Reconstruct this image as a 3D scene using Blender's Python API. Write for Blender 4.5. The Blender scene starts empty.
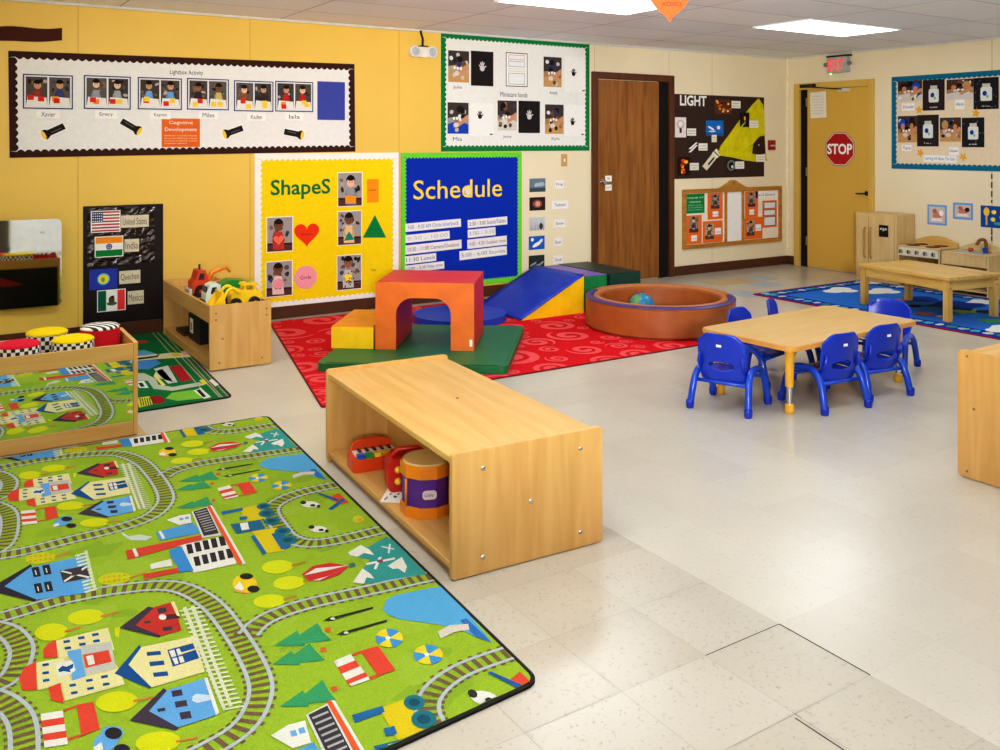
import bpy, bmesh, math, random
from mathutils import Vector, Matrix
random.seed(7)
PI = math.pi
COL = bpy.context.scene.collection

# ------------------------------------------------------------------ camera model (1000 x 750)
H = 1.43            # eye height
F = 900.0           # focal length in pixels
HOR = 143.0         # horizon row
YAW = math.radians(57.3)
CY, SY = math.cos(YAW), math.sin(YAW)
WA = 7.13           # wall A is the plane y = WA
WB = 8.62           # wall B is the plane x = WB
CEIL = 2.44
XMIN, YMIN = -2.6, -3.2

def U(px, py, z=0.0):
    d = F * (H - z) / (py - HOR); r = (px - 500) / F * d
    return (CY * d + SY * r, SY * d - CY * r)
def A(px, py):
    k = (px - 500) / F; d = WA / (SY - CY * k)
    return (d * (CY + SY * k), H - (py - HOR) * d / F)
def Bw(px, py):
    k = (px - 500) / F; d = WB / (CY + SY * k)
    return (-d * (SY - CY * k), H - (py - HOR) * d / F)
class Surf:
    def __init__(s, kind): s.kind = kind
    def at(s, px, py): return A(px, py) if s.kind == 'A' else Bw(px, py) if s.kind == 'B' else U(px, py)
    def p(s, a, b, off):
        if s.kind == 'A': return (a, WA - off, b)
        if s.kind == 'B': return (WB - off, -a, b)
        return (a, b, off)
    def rect(s, x0, y0, x1, y1):
        xm = (x0 + x1) / 2; ym = (y0 + y1) / 2
        a0 = s.at(x0, ym)[0]; a1 = s.at(x1, ym)[0]
        return (a0, s.at(xm, y1)[1], a1, s.at(xm, y0)[1])
SA, SB, SF = Surf('A'), Surf('B'), Surf('F')

# ------------------------------------------------------------------ materials
def lin(c):
    return tuple(((v / 255) / 12.92 if v / 255 <= .04045 else ((v / 255 + .055) / 1.055) ** 2.4) for v in c)
MATS = {}
def nt(name):
    m = bpy.data.materials.new(name); m.use_nodes = True
    n = m.node_tree.nodes; l = m.node_tree.links
    return m, n, l, n['Principled BSDF']
def mat(rgb, rough=.6, spec=.3, metal=0.0, noise=.06, scale=18, bump=0.0, emit=0, coat=0):
    key = (tuple(rgb), rough, spec, metal, noise, scale, bump, emit, coat)
    if key in MATS: return MATS[key]
    m, n, l, b = nt('paint_%d_%d_%d' % tuple(int(v) for v in rgb))
    c = lin(rgb)
    b.inputs['Roughness'].default_value = rough
    b.inputs['Specular IOR Level'].default_value = spec
    b.inputs['Metallic'].default_value = metal
    if coat: b.inputs['Coat Weight'].default_value = coat
    tc = n.new('ShaderNodeTexCoord'); no = n.new('ShaderNodeTexNoise')
    no.inputs['Scale'].default_value = scale; no.inputs['Detail'].default_value = 3
    l.new(tc.outputs['Object'], no.inputs['Vector'])
    r = n.new('ShaderNodeValToRGB')
    r.color_ramp.elements[0].position = .3; r.color_ramp.elements[1].position = .7
    r.color_ramp.elements[0].color = (*[v * (1 - noise) for v in c], 1)
    r.color_ramp.elements[1].color = (*[min(1, v * (1 + noise)) for v in c], 1)
    l.new(no.outputs['Fac'], r.inputs['Fac']); l.new(r.outputs['Color'], b.inputs['Base Color'])
    if bump:
        bp = n.new('ShaderNodeBump'); bp.inputs['Strength'].default_value = bump; bp.inputs['Distance'].default_value = .01
        l.new(no.outputs['Fac'], bp.inputs['Height']); l.new(bp.outputs['Normal'], b.inputs['Normal'])
    if emit:
        b.inputs['Emission Color'].default_value = (*c, 1); b.inputs['Emission Strength'].default_value = emit
    MATS[key] = m
    return m
def wood(rgb, rgb2, axis='y', rough=.38, scale=1.0, key=None):
    k = ('wood', rgb, rgb2, axis, rough, scale)
    if k in MATS: return MATS[k]
    m, n, l, b = nt('wood_grain')
    tc = n.new('ShaderNodeTexCoord'); mp = n.new('ShaderNodeMapping')
    s = {'x': (1.2, 14, 14), 'y': (14, 1.2, 14), 'z': (14, 14, 1.2)}[axis]
    mp.inputs['Scale'].default_value = tuple(v * scale for v in s)
    no = n.new('ShaderNodeTexNoise'); no.inputs['Scale'].default_value = 1.6; no.inputs['Detail'].default_value = 5; no.inputs['Distortion'].default_value = .6
    l.new(tc.outputs['Object'], mp.inputs['Vector']); l.new(mp.outputs['Vector'], no.inputs['Vector'])
    r = n.new('ShaderNodeValToRGB'); r.color_ramp.elements[0].position = .32; r.color_ramp.elements[1].position = .68
    r.color_ramp.elements[0].color = (*lin(rgb2), 1); r.color_ramp.elements[1].color = (*lin(rgb), 1)
    l.new(no.outputs['Fac'], r.inputs['Fac'])
    no2 = n.new('ShaderNodeTexNoise'); no2.inputs['Scale'].default_value = 3
    l.new(tc.outputs['Object'], no2.inputs['Vector'])
    mx = n.new('ShaderNodeMixRGB'); mx.blend_type = 'MULTIPLY'; mx.inputs['Fac'].default_value = .12
    l.new(r.outputs['Color'], mx.inputs['Color1']); l.new(no2.outputs['Color'], mx.inputs['Color2'])
    l.new(mx.outputs['Color'], b.inputs['Base Color'])
    b.inputs['Roughness'].default_value = rough; b.inputs['Specular IOR Level'].default_value = .35
    MATS[k] = m
    return m
MAPLE = (217, 174, 108); MAPLE2 = (204, 157, 89)
maple = lambda ax: wood(MAPLE, MAPLE2, ax)
maple_dk = lambda ax: wood((190, 135, 62), (170, 116, 48), ax)
pine = lambda ax: wood((228, 190, 112), (206, 158, 78), ax, .25)
cloth = lambda c, bump=.25: mat(c, .95, .1, 0, .10, 160, bump)
paper = lambda c: mat(c, .75, .15, 0, .03, 30)
plastic = lambda c, r=.28: mat(c, r, .5, 0, .03, 10)
vinyl = lambda c: mat(c, .42, .4, 0, .09, 9, .18)
WHITE = paper((238, 236, 230)); BLACKP = paper((34, 28, 28)); INK = paper((44, 52, 96)); INKB = paper((36, 34, 36))
CHROME = mat((205, 205, 208), .22, .5, 1.0, .02, 8)

# ------------------------------------------------------------------ mesh builder
class MB:
    def __init__(s): s.v = []; s.f = []; s.m = []; s.sm = []; s.ms = []
    def mi(s, m):
        if m not in s.ms: s.ms.append(m)
        return s.ms.index(m)
    def add(s, vs, fs, m, smooth=False):
        b = len(s.v); s.v += [tuple(p) for p in vs]; i = s.mi(m)
        for f in fs: s.f.append([b + k for k in f]); s.m.append(i); s.sm.append(smooth)
        return s
    def poly(s, pts, m): return s.add(pts, [list(range(len(pts)))], m)
    def box(s, x0, x1, y0, y1, z0, z1, m, M=None):
        vs = [(x, y, z) for z in (z0, z1) for y in (y0, y1) for x in (x0, x1)]
        if M: vs = [M @ Vector(p) for p in vs]
        return s.add(vs, [(0, 2, 3, 1), (4, 5, 7, 6), (0, 1, 5, 4), (2, 6, 7, 3), (0, 4, 6, 2), (1, 3, 7, 5)], m)
    def prism(s, pts, fn, t0, t1, m, mside=None, mback=None):
        """pts: 2D outline; fn(a,b,t) -> 3D"""
        n = len(pts)
        ar = sum(pts[i][0] * pts[(i + 1) % n][1] - pts[(i + 1) % n][0] * pts[i][1] for i in range(n))
        if ar < 0: pts = pts[::-1]
        s.add([fn(a, b, t1) for a, b in pts], [list(range(n))], m)
        s.add([fn(a, b, t0) for a, b in pts], [list(range(n))[::-1]], mback or m)
        s.add([fn(a, b, t0) for a, b in pts] + [fn(a, b, t1) for a, b in pts], [(i, (i + 1) % n, n + (i + 1) % n, n + i) for i in range(n)], mside or m)
        return s
    def slab(s, S, pts, o0, o1, m): return s.prism(pts, S.p, o0, o1, m)
    def rect(s, S, r, o0, o1, m):
        return s.slab(S, [(r[0], r[1]), (r[2], r[1]), (r[2], r[3]), (r[0], r[3])], o0, o1, m)
    def flat(s, S, pts, off, m): return s.poly([S.p(a, b, off) for a, b in pts], m)
    def frect(s, S, r, off, m): return s.flat(S, [(r[0], r[1]), (r[2], r[1]), (r[2], r[3]), (r[0], r[3])], off, m)
    def fell(s, S, cx, cz, rx, rz, off, m, n=20, rot=0, a0=0, a1=2 * PI):
        pts = []
        full = abs(a1 - a0 - 2 * PI) < 1e-6
        for i in range(n if full else n + 1):
            t = a0 + (a1 - a0) * i / n; x, y = rx * math.cos(t), rz * math.sin(t)
            pts.append((cx + x * math.cos(rot) - y * math.sin(rot), cz + x * math.sin(rot) + y * math.cos(rot)))
        if not full: pts.append((cx, cz))
        return s.flat(S, pts, off, m)
    def tube(s, pts, r, m, seg=10, cap=True):
        pts = [Vector(p) for p in pts]; n = len(pts); rs = r if isinstance(r, (list, tuple)) else [r] * n
        vs = []; fs = []; up = None
        for i, p in enumerate(pts):
            t = (pts[min(i + 1, n - 1)] - pts[max(i - 1, 0)]).normalized()
            if up is None: up = t.orthogonal().normalized()
            up = (up - t * up.dot(t)).normalized(); w = t.cross(up)
            for k in range(seg):
                a = 2 * PI * k / seg; vs.append(p + (up * math.cos(a) + w * math.sin(a)) * rs[i])
        for i in range(n - 1):
            for k in range(seg): fs.append((i * seg + k, i * seg + (k + 1) % seg, (i + 1) * seg + (k + 1) % seg, (i + 1) * seg + k))
        s.add(vs, fs, m, True)
        if cap:
            b = len(s.v) - len(vs); i = s.mi(m)
            s.f.append([b + k for k in range(seg)][::-1]); s.f.append([b + (n - 1) * seg + k for k in range(seg)])
            s.m += [i, i]; s.sm += [False, False]
        return s
    def lathe(s, prof, c, m, seg=28, fn=None, smooth=True, mats=None):
        """prof: (r,z) list; around +Z at c, fn maps local point"""
        vs = []
        for r, z in prof:
            for k in range(seg):
                a = 2 * PI * k / seg; p = (r * math.cos(a), r * math.sin(a), z)
                p = fn(p) if fn else p; vs.append((p[0] + c[0], p[1] + c[1], p[2] + c[2]))
        n = len(prof)
        for j in range(n - 1):
            fs = [(j * seg + k, j * seg + (k + 1) % seg, (j + 1) * seg + (k + 1) % seg, (j + 1) * seg + k) for k in range(seg)]
            idx = sorted({i for f in fs for i in f}); mp = {v: i for i, v in enumerate(idx)}
            mm = mats[j] if mats else m
            b = len(s.v)
            s.add([vs[i] for i in idx], [[mp[i] for i in f] for f in fs], mm, smooth)
        return s
    def cyl(s, c, r, h, m, seg=24, axis='z', mtop=None):
        fn = {'z': lambda p: p, 'x': lambda p: (p[2], p[0], p[1]), 'y': lambda p: (p[1], p[2], p[0])}[axis]
        s.lathe([(r, 0), (r, h)], c, m, seg, fn)
        for z, rev in ((0, True), (h, False)):
            ps = [fn((r * math.cos(2 * PI * k / seg), r * math.sin(2 * PI * k / seg), z)) for k in range(seg)]
            ps = [(p[0] + c[0], p[1] + c[1], p[2] + c[2]) for p in ps]
            s.poly(ps[::-1] if rev else ps, (mtop or m) if z else m)
        return s
    def ball(s, c, rx, ry, rz, m, seg=16, rings=10):
        vs = []; fs = []
        for j in range(rings + 1):
            t = PI * j / rings
            for k in range(seg):
                a = 2 * PI * k / seg
                vs.append((c[0] + rx * math.sin(t) * math.cos(a), c[1] + ry * math.sin(t) * math.sin(a), c[2] - rz * math.cos(t)))
        for j in range(rings):
            for k in range(seg): fs.append((j * seg + k, j * seg + (k + 1) % seg, (j + 1) * seg + (k + 1) % seg, (j + 1) * seg + k))
        return s.add(vs, fs, m, True)
    def text(s, S, string, cx, cz, h, off, m, width=None, rot=0, bold=0.0, shear=0, wav=0):
        pts, fs = glyphs(string, bold, shear)
        if not pts: return s
        xs = [p[0] for p in pts]; ys = [p[1] for p in pts]
        w0 = max(xs) - min(xs); h0 = max(ys) - min(ys)
        sy = h / h0; sx = (width / w0) if width else sy
        mx, my = (max(xs) + min(xs)) / 2, (max(ys) + min(ys)) / 2
        out = []
        for x, y in pts:
            a, b = (x - mx) * sx, (y - my) * sy
            out.append(S.p(cx + a * math.cos(rot) - b * math.sin(rot), cz + a * math.sin(rot) + b * math.cos(rot), off))
        return s.add(out, fs, m)
    def build(s, name, parent=None, world=True, bevel=0, seg=2, sub=0, solid=0, merge=False):
        me = bpy.data.meshes.new(name)
        if parent is not None:
            o0 = abs_loc(parent) if world else Vector((0, 0, 0))
            vs = [tuple(Vector(p) - o0) for p in s.v]; loc = (0, 0, 0)
        else:
            lo = [min(p[i] for p in s.v) for i in range(3)]; hi = [max(p[i] for p in s.v) for i in range(3)]
            o0 = Vector(((lo[0] + hi[0]) / 2, (lo[1] + hi[1]) / 2, lo[2])); vs = [tuple(Vector(p) - o0) for p in s.v]; loc = o0
        me.from_pydata(vs, [], s.f)
        for m in s.ms: me.materials.append(m)
        me.polygons.foreach_set('material_index', s.m); me.polygons.foreach_set('use_smooth', s.sm)
        if merge:
            bm = bmesh.new(); bm.from_mesh(me); bmesh.ops.remove_doubles(bm, verts=bm.verts, dist=1e-5); bm.to_mesh(me); bm.free()
        me.update()
        o = bpy.data.objects.new(name, me); COL.objects.link(o); o.location = loc
        if parent is not None: o.parent = parent
        if solid:
            q = o.modifiers.new('Solidify', 'SOLIDIFY'); q.thickness = solid; q.offset = 0
        if bevel:
            q = o.modifiers.new('Bevel', 'BEVEL'); q.width = bevel; q.segments = seg; q.limit_method = 'ANGLE'; q.angle_limit = math.radians(50)
        if sub:
            q = o.modifiers.new('Subsurf', 'SUBSURF'); q.levels = sub; q.render_levels = sub
        return o
def abs_loc(o):
    v = Vector((0, 0, 0))
    while o is not None: v += Vector(o.location); o = o.parent
    return v
_gl = {}
def glyphs(string, bold=0.0, shear=0):
    k = (string, bold, shear)
    if k in _gl: return _gl[k]
    cu = bpy.data.curves.new('t', 'FONT'); cu.body = string; cu.size = 1; cu.offset = bold; cu.shear = shear; cu.resolution_u = 3
    ob = bpy.data.objects.new('t', cu); COL.objects.link(ob)
    dg = bpy.context.evaluated_depsgraph_get(); dg.update()
    me = bpy.data.meshes.new_from_object(ob.evaluated_get(dg))
    r = ([(v.co.x, v.co.y) for v in me.vertices], [list(p.vertices) for p in me.polygons])
    bpy.data.objects.remove(ob); bpy.data.curves.remove(cu); bpy.data.meshes.remove(me)
    _gl[k] = r
    return r
def tag(o, label=None, cat=None, group=None, kind=None):
    if label: o['label'] = label
    if cat: o['category'] = cat
    if group: o['group'] = group
    if kind: o['kind'] = kind
    return o
def empty(name, loc, label, cat, group=None, rotz=0):
    o = bpy.data.objects.new(name, None); COL.objects.link(o); o.location = loc; o.rotation_euler = (0, 0, rotz); o.empty_display_size = .1
    return tag(o, label, cat, group)
def copy_tree(o, parent=None):
    c = o.copy(); COL.objects.link(c); c.parent = parent
    for ch in list(o.children): copy_tree(ch, c)
    return c
def struct(o): return tag(o, kind='structure')
def rrect(x0, y0, x1, y1, r, n=5):
    pts = []
    for cx, cy, a in ((x1 - r, y1 - r, 0), (x0 + r, y1 - r, PI / 2), (x0 + r, y0 + r, PI), (x1 - r, y0 + r, 1.5 * PI)):
        for i in range(n + 1): t = a + PI / 2 * i / n; pts.append((cx + r * math.cos(t), cy + r * math.sin(t)))
    return pts
def smooth_line(pts, n=8, closed=False):
    out = []; N = len(pts)
    rng = range(N) if closed else range(N - 1)
    for i in rng:
        g = lambda k: pts[k % N] if closed else pts[max(0, min(N - 1, k))]
        p0, p1, p2, p3 = g(i - 1), g(i), g(i + 1), g(i + 2)
        for j in range(n):
            t = j / n
            out.append(tuple(.5 * (2 * p1[k] + (p2[k] - p0[k]) * t + (2 * p0[k] - 5 * p1[k] + 4 * p2[k] - p3[k]) * t * t + (3 * p1[k] - p0[k] - 3 * p2[k] + p3[k]) * t ** 3) for k in range(len(p1))))
    if not closed: out.append(tuple(pts[-1]))
    return out
EXPOSURE = 0.36
LOOK = "Medium High Contrast"
# ================================================================== ROOM SHELL
def floor_mat(rgb, speck, name):
    m, n, l, b = nt(name)
    tc = n.new('ShaderNodeTexCoord')
    vo = n.new('ShaderNodeTexNoise'); vo.inputs['Scale'].default_value = 85; vo.inputs['Detail'].default_value = 4; vo.inputs['Roughness'].default_value = .7
    l.new(tc.outputs['Object'], vo.inputs['Vector'])
    r = n.new('ShaderNodeValToRGB'); e = r.color_ramp.elements
    e[0].position = .30; e[0].color = (*lin(speck), 1); e[1].position = .42; e[1].color = (*lin(rgb), 1)
    x = e.new(.68); x.color = (*lin(rgb), 1); x = e.new(.8); x.color = (*lin([min(255, c + 16) for c in rgb]), 1)
    l.new(vo.outputs['Fac'], r.inputs['Fac'])
    big = n.new('ShaderNodeTexNoise'); big.inputs['Scale'].default_value = 1.7; big.inputs['Detail'].default_value = 3
    l.new(tc.outputs['Object'], big.inputs['Vector'])
    r2 = n.new('ShaderNodeValToRGB'); r2.color_ramp.elements[0].position = .1; r2.color_ramp.elements[0].color = (.84, .84, .84, 1); r2.color_ramp.elements[1].position = .85; r2.color_ramp.elements[1].color = (1, 1, 1, 1)
    l.new(big.outputs['Fac'], r2.inputs['Fac'])
    mx = n.new('ShaderNodeMixRGB'); mx.blend_type = 'MULTIPLY'; mx.inputs['Fac'].default_value = 1
    l.new(r.outputs['Color'], mx.inputs['Color1']); l.new(r2.outputs['Color'], mx.inputs['Color2'])
    l.new(mx.outputs['Color'], b.inputs['Base Color'])
    b.inputs['Roughness'].default_value = .25
    b.inputs['Specular IOR Level'].default_value = .45
    return m
TILE = .3048
tx0, ty0 = 2.144, 1.803
f_light = [floor_mat(c, (184, 176, 162), 'vinyl_tile') for c in ((199, 191, 177), (197, 189, 175), (200, 193, 179))]
f_old = [floor_mat(c, (164, 150, 126), 'worn_vinyl_tile') for c in ((188, 179, 164), (185, 176, 161), (190, 182, 168))]
f_blue = floor_mat((168, 190, 200), (130, 150, 160), 'blue_vinyl_tile'); f_tan = floor_mat((200, 174, 128), (160, 130, 90), 'tan_vinyl_tile')
grout = mat((150, 140, 122), .7); darkgap = mat((38, 34, 30), .8)
mb = MB()
i0 = math.floor((XMIN - tx0) / TILE); i1 = math.ceil((WB - tx0) / TILE); j0 = math.floor((YMIN - ty0) / TILE); j1 = math.ceil((WA - ty0) / TILE)
def tile_of(px, py):
    x, y = U(px, py); return (math.floor((x - tx0) / TILE), math.floor((y - ty0) / TILE))
special = {tile_of(740, 291): f_blue, tile_of(757, 284): f_blue, tile_of(718, 283): f_tan, tile_of(745, 279): f_tan, tile_of(771, 279): f_blue, tile_of(148, 440): f_tan}
rnd = random.Random(3)
for i in range(i0, i1):
    for j in range(j0, j1):
        x0 = max(XMIN, tx0 + i * TILE); x1 = min(WB, tx0 + (i + 1) * TILE); y0 = max(YMIN, ty0 + j * TILE); y1 = min(WA, ty0 + (j + 1) * TILE)
        if x1 <= x0 or y1 <= y0: continue
        old = x0 < tx0 - .01 and y0 < 2.9
        g = .0007 if old else .00018
        m = special.get((i, j)) or rnd.choice(f_old if old else f_light)
        mb.poly([(x0 + g, y0 + g, 0), (x1 - g, y0 + g, 0), (x1 - g, y1 - g, 0), (x0 + g, y1 - g, 0)], m)
mb.poly([(XMIN, YMIN, -.002), (WB, YMIN, -.002), (WB, WA, -.002), (XMIN, WA, -.002)], grout)
def gap(a, b, w=.004):
    a = Vector(a); b = Vector(b); t = (b - a).normalized(); nn = Vector((-t.y, t.x)) * w / 2
    mb.poly([(p.x, p.y, .0004) for p in (a - nn, b - nn, b + nn, a + nn)], darkgap)
gap((tx0 - TILE, ty0), (tx0, ty0), .003); gap((tx0, ty0), (tx0, ty0 - TILE), .0045); gap((tx0 - TILE, ty0 - 2 * TILE + TILE), (tx0 - TILE, ty0 - TILE - .02), .002)
c = U(795, 718); gap(c, (c[0], c[1] - .2), .004)
mb.box(XMIN, WB, YMIN, WA, -.1, -.004, grout)
struct(mb.build('floor'))

# ceiling: 2 x 4 ft lay-in tiles
troffers = [(1.32, 5.08), (4.02, 5.08), (6.67, 5.08), (-1.38, 5.08), (1.32, 2.40), (4.02, 2.40), (6.67, 2.40), (-1.38, 2.4)]
def ceil_mat(name, c):
    m = mat(c, .9, .1, 0, .05, 70, .15); return m
ct = [ceil_mat('c', c) for c in ((244, 248, 255), (240, 245, 253), (246, 249, 255))]
mb = MB(); cg = mat((150, 148, 146), .7)
nx0 = math.floor((XMIN - 6.11) / 1.22); ny0 = math.floor((YMIN - 4.775) / .61)
for i in range(nx0, 4):
    for j in range(ny0, 6):
        x0 = max(XMIN, 6.11 + i * 1.22); x1 = min(WB, 6.11 + (i + 1) * 1.22); y0 = max(YMIN, 4.775 + j * .61); y1 = min(WA, 4.775 + (j + 1) * .61)
        if x1 - x0 < .01 or y1 - y0 < .01: continue
        mb.poly([(x0 + .004, y0 + .004, CEIL), (x0 + .004, y1 - .004, CEIL), (x1 - .004, y1 - .004, CEIL), (x1 - .004, y0 + .004, CEIL)], rnd.choice(ct))
mb.box(XMIN, WB, YMIN, WA, CEIL + .003, CEIL + .1, cg)
struct(mb.build('ceiling'))

def wall_mat(rgb, name):
    m, n, l, b = nt(name)
    tc = n.new('ShaderNodeTexCoord'); no = n.new('ShaderNodeTexNoise'); no.inputs['Scale'].default_value = 1.1; no.inputs['Detail'].default_value = 3
    l.new(tc.outputs['Object'], no.inputs['Vector'])
    r = n.new('ShaderNodeValToRGB'); c = lin(rgb); r.color_ramp.elements[0].position = .3; r.color_ramp.elements[1].position = .7
    r.color_ramp.elements[0].color = (*[v * .93 for v in c], 1); r.color_ramp.elements[1].color = (*c, 1)
    l.new(no.outputs['Fac'], r.inputs['Fac']); l.new(r.outputs['Color'], b.inputs['Base Color'])
    b.inputs['Roughness'].default_value = .45; b.inputs['Specular IOR Level'].default_value = .3
    return m
w_yel = wall_mat((232, 194, 92), 'yellow_wall_paint'); w_crm = wall_mat((235, 222, 190), 'cream_wall_paint')
seam_y = mat((176, 140, 52), .6); seam_c = mat((178, 158, 116), .6)
xs = A(521, 100)[0]
mb = MB()
mb.box(XMIN - .1, xs, WA, WA + .1, 0, CEIL, w_yel); mb.box(xs, WB + .1, WA, WA + .1, 0, CEIL, w_crm)
for px, m in ((78, seam_y), (250, seam_y), (399, seam_y), (594.5, seam_c), (712, seam_c), (669, seam_c)):
    x = A(px, 100)[0]; mb.frect(SA, (x - .002, 0, x + .002, CEIL), .0008, m)
struct(mb.build('wall_north'))
mb = MB(); mb.box(WB, WB + .1, YMIN - .1, WA, 0, CEIL, w_crm)
yb = Bw(992, 100)[0]; mb.frect(SB, (yb - .003, 0, yb + .003, CEIL), .0008, seam_c)
dk = mat((70, 50, 34), .7)
for py0, py1 in ((164, 171), (174, 179), (182, 188), (191, 197), (200, 203), (228, 235), (236, 241)):
    z1 = Bw(992, py0)[1]; z0 = Bw(992, py1)[1]; mb.frect(SB, (yb - .009, z0, yb + .006, z1), .0012, dk)
struct(mb.build('wall_east'))
mb = MB(); mb.box(XMIN - .1, WB + .1, YMIN - .1, YMIN, 0, CEIL, w_crm); struct(mb.build('wall_south'))
mb = MB(); mb.box(XMIN - .1, XMIN, YMIN, WA, 0, CEIL, w_yel); struct(mb.build('wall_west'))
bbm = mat((84, 50, 32), .45)
d0, d1 = A(591, 100)[0], A(672.4, 100)[0]
fr0, fr1 = Bw(796, 100)[0], Bw(875, 100)[0]
mb = MB(); mb.box(XMIN, d0, WA - .012, WA, 0, .10, bbm); mb.box(d1, WB, WA - .012, WA, 0, .10, bbm); struct(mb.build('baseboard_north', bevel=.003))
mb = MB(); mb.box(WB - .012, WB, -fr0, WA - .013, 0, .10, bbm); mb.box(WB - .012, WB, YMIN, -fr1, 0, .10, bbm); struct(mb.build('baseboard_east', bevel=.003))
trimw = mat((236, 222, 186), .4)
mb = MB(); mb.box(WB - .03, WB, WA - .03, WA, .1, CEIL, trimw); struct(mb.build('trim_1', bevel=.006))
mb = MB(); x = A(592, 60)[0]; 
ctr = mat((206, 204, 198), .5)
mb.box(XMIN, WB, WA - .018, WA, CEIL - .02, CEIL - .001, ctr); mb.box(WB - .018, WB, YMIN, WA - .019, CEIL - .02, CEIL - .001, ctr)
struct(mb.build('trim_2'))

# ---- doors (structure)
dw = wood((160, 104, 50), (124, 76, 32), 'z', .35); dfr = wood((104, 60, 32), (84, 46, 24), 'z', .4)
DH = 2.15
root = empty('door_1', (d0, WA, 0), None, None); tag(root, 'brown wooden door standing in dark brown frame', None, None, 'structure')
mb = MB(); fw = .07
mb.box(d0, d0 + fw, WA - .035, WA, 0, DH, dfr); mb.box(d1 - fw, d1, WA - .035, WA, 0, DH, dfr); mb.box(d0 + fw, d1 - fw, WA - .035, WA, DH - fw, DH, dfr)
mb.build('door_frame', root, bevel=.005)
mb = MB(); gx = A(657.5, 100)[0]; mb.box(d0 + fw + .004, gx, WA - .022, WA - .003, .01, DH - fw - .006, dw); leaf = mb.build('door_leaf', root, bevel=.002)
mb = MB(); mb.box(gx + .001, d1 - fw, WA - .006, WA - .001, 0, DH - fw, mat((22, 17, 15), .9)); mb.build('gap_shade_panel', root)  # near-black slab on the wall paints the shade of the open doorway
kx, kz = A(600, 182)
mb = MB(); mb.lathe([(0, .055), (.018, .055), (.026, .04), (.026, .03), (.012, .022), (.012, .006), (.03, .004), (.03, 0)], (kx + .01, WA - .022, kz), CHROME, 16, lambda p: (p[0], -p[2], p[1])); mb.build('door_knob', root)
for i, (px, py) in enumerate(((607, 178.5), (607, 187.5))):
    x, z = A(px, py); mb = MB(); mb.rect(SA, (x - .042, z - .03, x + .042, z + .03), .0225, .024, WHITE)
    mb.text(SA, ('IN', 'OUT')[i], x, z, .022, .0246, INKB)
    o = mb.build('mounted_door_tag'); tag(o, ('small white printed tag beside the knob, upper of two', 'small white printed tag beside the knob, lower of two')[i], 'tag', 'tags on the brown door')
yd = wall_mat((214, 172, 78), 'yellow_door_paint'); yf = wall_mat((212, 176, 88), 'yellow_frame_paint')
DB = 2.12
root = empty('door_2', (WB, -(fr0 + fr1) / 2, 0), None, None); tag(root, 'mustard yellow exit door with lever handle', None, None, 'structure')
fw = .075; L, R = -fr0, -fr1      # y values, L > R
mb = MB(); mb.box(WB - .04, WB, L - fw, L, 0, DB, yf); mb.box(WB - .04, WB, R, R + fw * .8, 0, DB, yf); mb.box(WB - .04, WB, R + fw * .8, L - fw, DB - fw, DB, yf); mb.build('door_frame', root, bevel=.005)
lx = -Bw(808.5, 100)[0]
mb = MB(); mb.box(WB - .02, WB - .003, R + fw * .8 + .003, lx, .01, DB - fw - .005, yd); mb.build('door_leaf', root, bevel=.002)
mb = MB(); mb.box(WB - .005, WB - .001, lx + .001, L - fw, 0, DB - fw, mat((26, 20, 16), .9)); mb.build('gap_shade_panel', root)  # thin near-black slab, its colour stands in for shade in the hinge-side gap
hs, hz = Bw(868, 193.5)
mb = MB(); mb.cyl((WB - .026, -hs, hz), .026, .006, mat((60, 58, 56), .3, .5, 1), 18, 'x'); mb.tube([(WB - .026, -hs, hz), (WB - .06, -hs, hz), (WB - .066, -hs + .02, hz), (WB - .066, -hs + .10, hz - .004)], .009, mat((70, 68, 66), .3, .5, 1)); mb.build('lever_handle', root)
DKM = mat((46, 42, 40), .4, .5, .6)
s0, zt = Bw(811, 84)
mb = MB(); mb.box(WB - .075, WB - .041, -s0 - .10, -s0 + .10, DB - .055, DB - .015, DKM); mb.build('door_closer', root, bevel=.004)
s1, z1 = Bw(846, 89)
mb = MB(); mb.box(WB - .055, WB - .021, -s1 - .07, -s1 + .07, DB - fw - .045, DB - fw - .012, mat((214, 208, 190), .35, .5, .3)); mb.tube([(WB - .05, -s0, DB - .05), (WB - .14, -s0 - .16, DB - .06), (WB - .045, -s1, DB - fw - .02)], .007, DKM, 8); mb.build('closer_arm', root)
for zz in (.25, 1.05, 1.85):
    mb = MB(); mb.box(WB - .026, WB - .006, lx - .004, lx + .018, zz, zz + .1, mat((150, 140, 110), .4, .5, .6)); mb.build('hinge', root)

# ---- ceiling troffers
glow = mat((238, 246, 255), .5, .2, 0, 0, 5, 0, 7.0)
tf = mat((238, 238, 238), .5)
for n_, (x, y) in enumerate(troffers):
    lab = ('recessed fluorescent ceiling panel between the orange heart and the exit sign' if (x, y) == (6.67, 5.08) else
           'recessed fluorescent ceiling panel beside the orange heart, cut by the photo top' if (x, y) == (4.02, 5.08) else 'recessed fluorescent ceiling panel outside the frame over the room')
    root = empty('ceiling_light', (x, y, CEIL - .012), lab, 'ceiling light', 'ceiling light panels' )
    mb = MB()
    for a in ((-.61, -.595, -.305, .305), (.595, .61, -.305, .305), (-.595, .595, -.305, -.29), (-.595, .595, .29, .305)):
        mb.box(a[0], a[1], a[2], a[3], 0, .0115, tf)
    mb.build('light_frame', root, world=False)
    mb = MB(); mb.box(-.595, .595, -.29, .29, .004, .010, glow); mb.build('light_diffuser', root, world=False)
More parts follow.
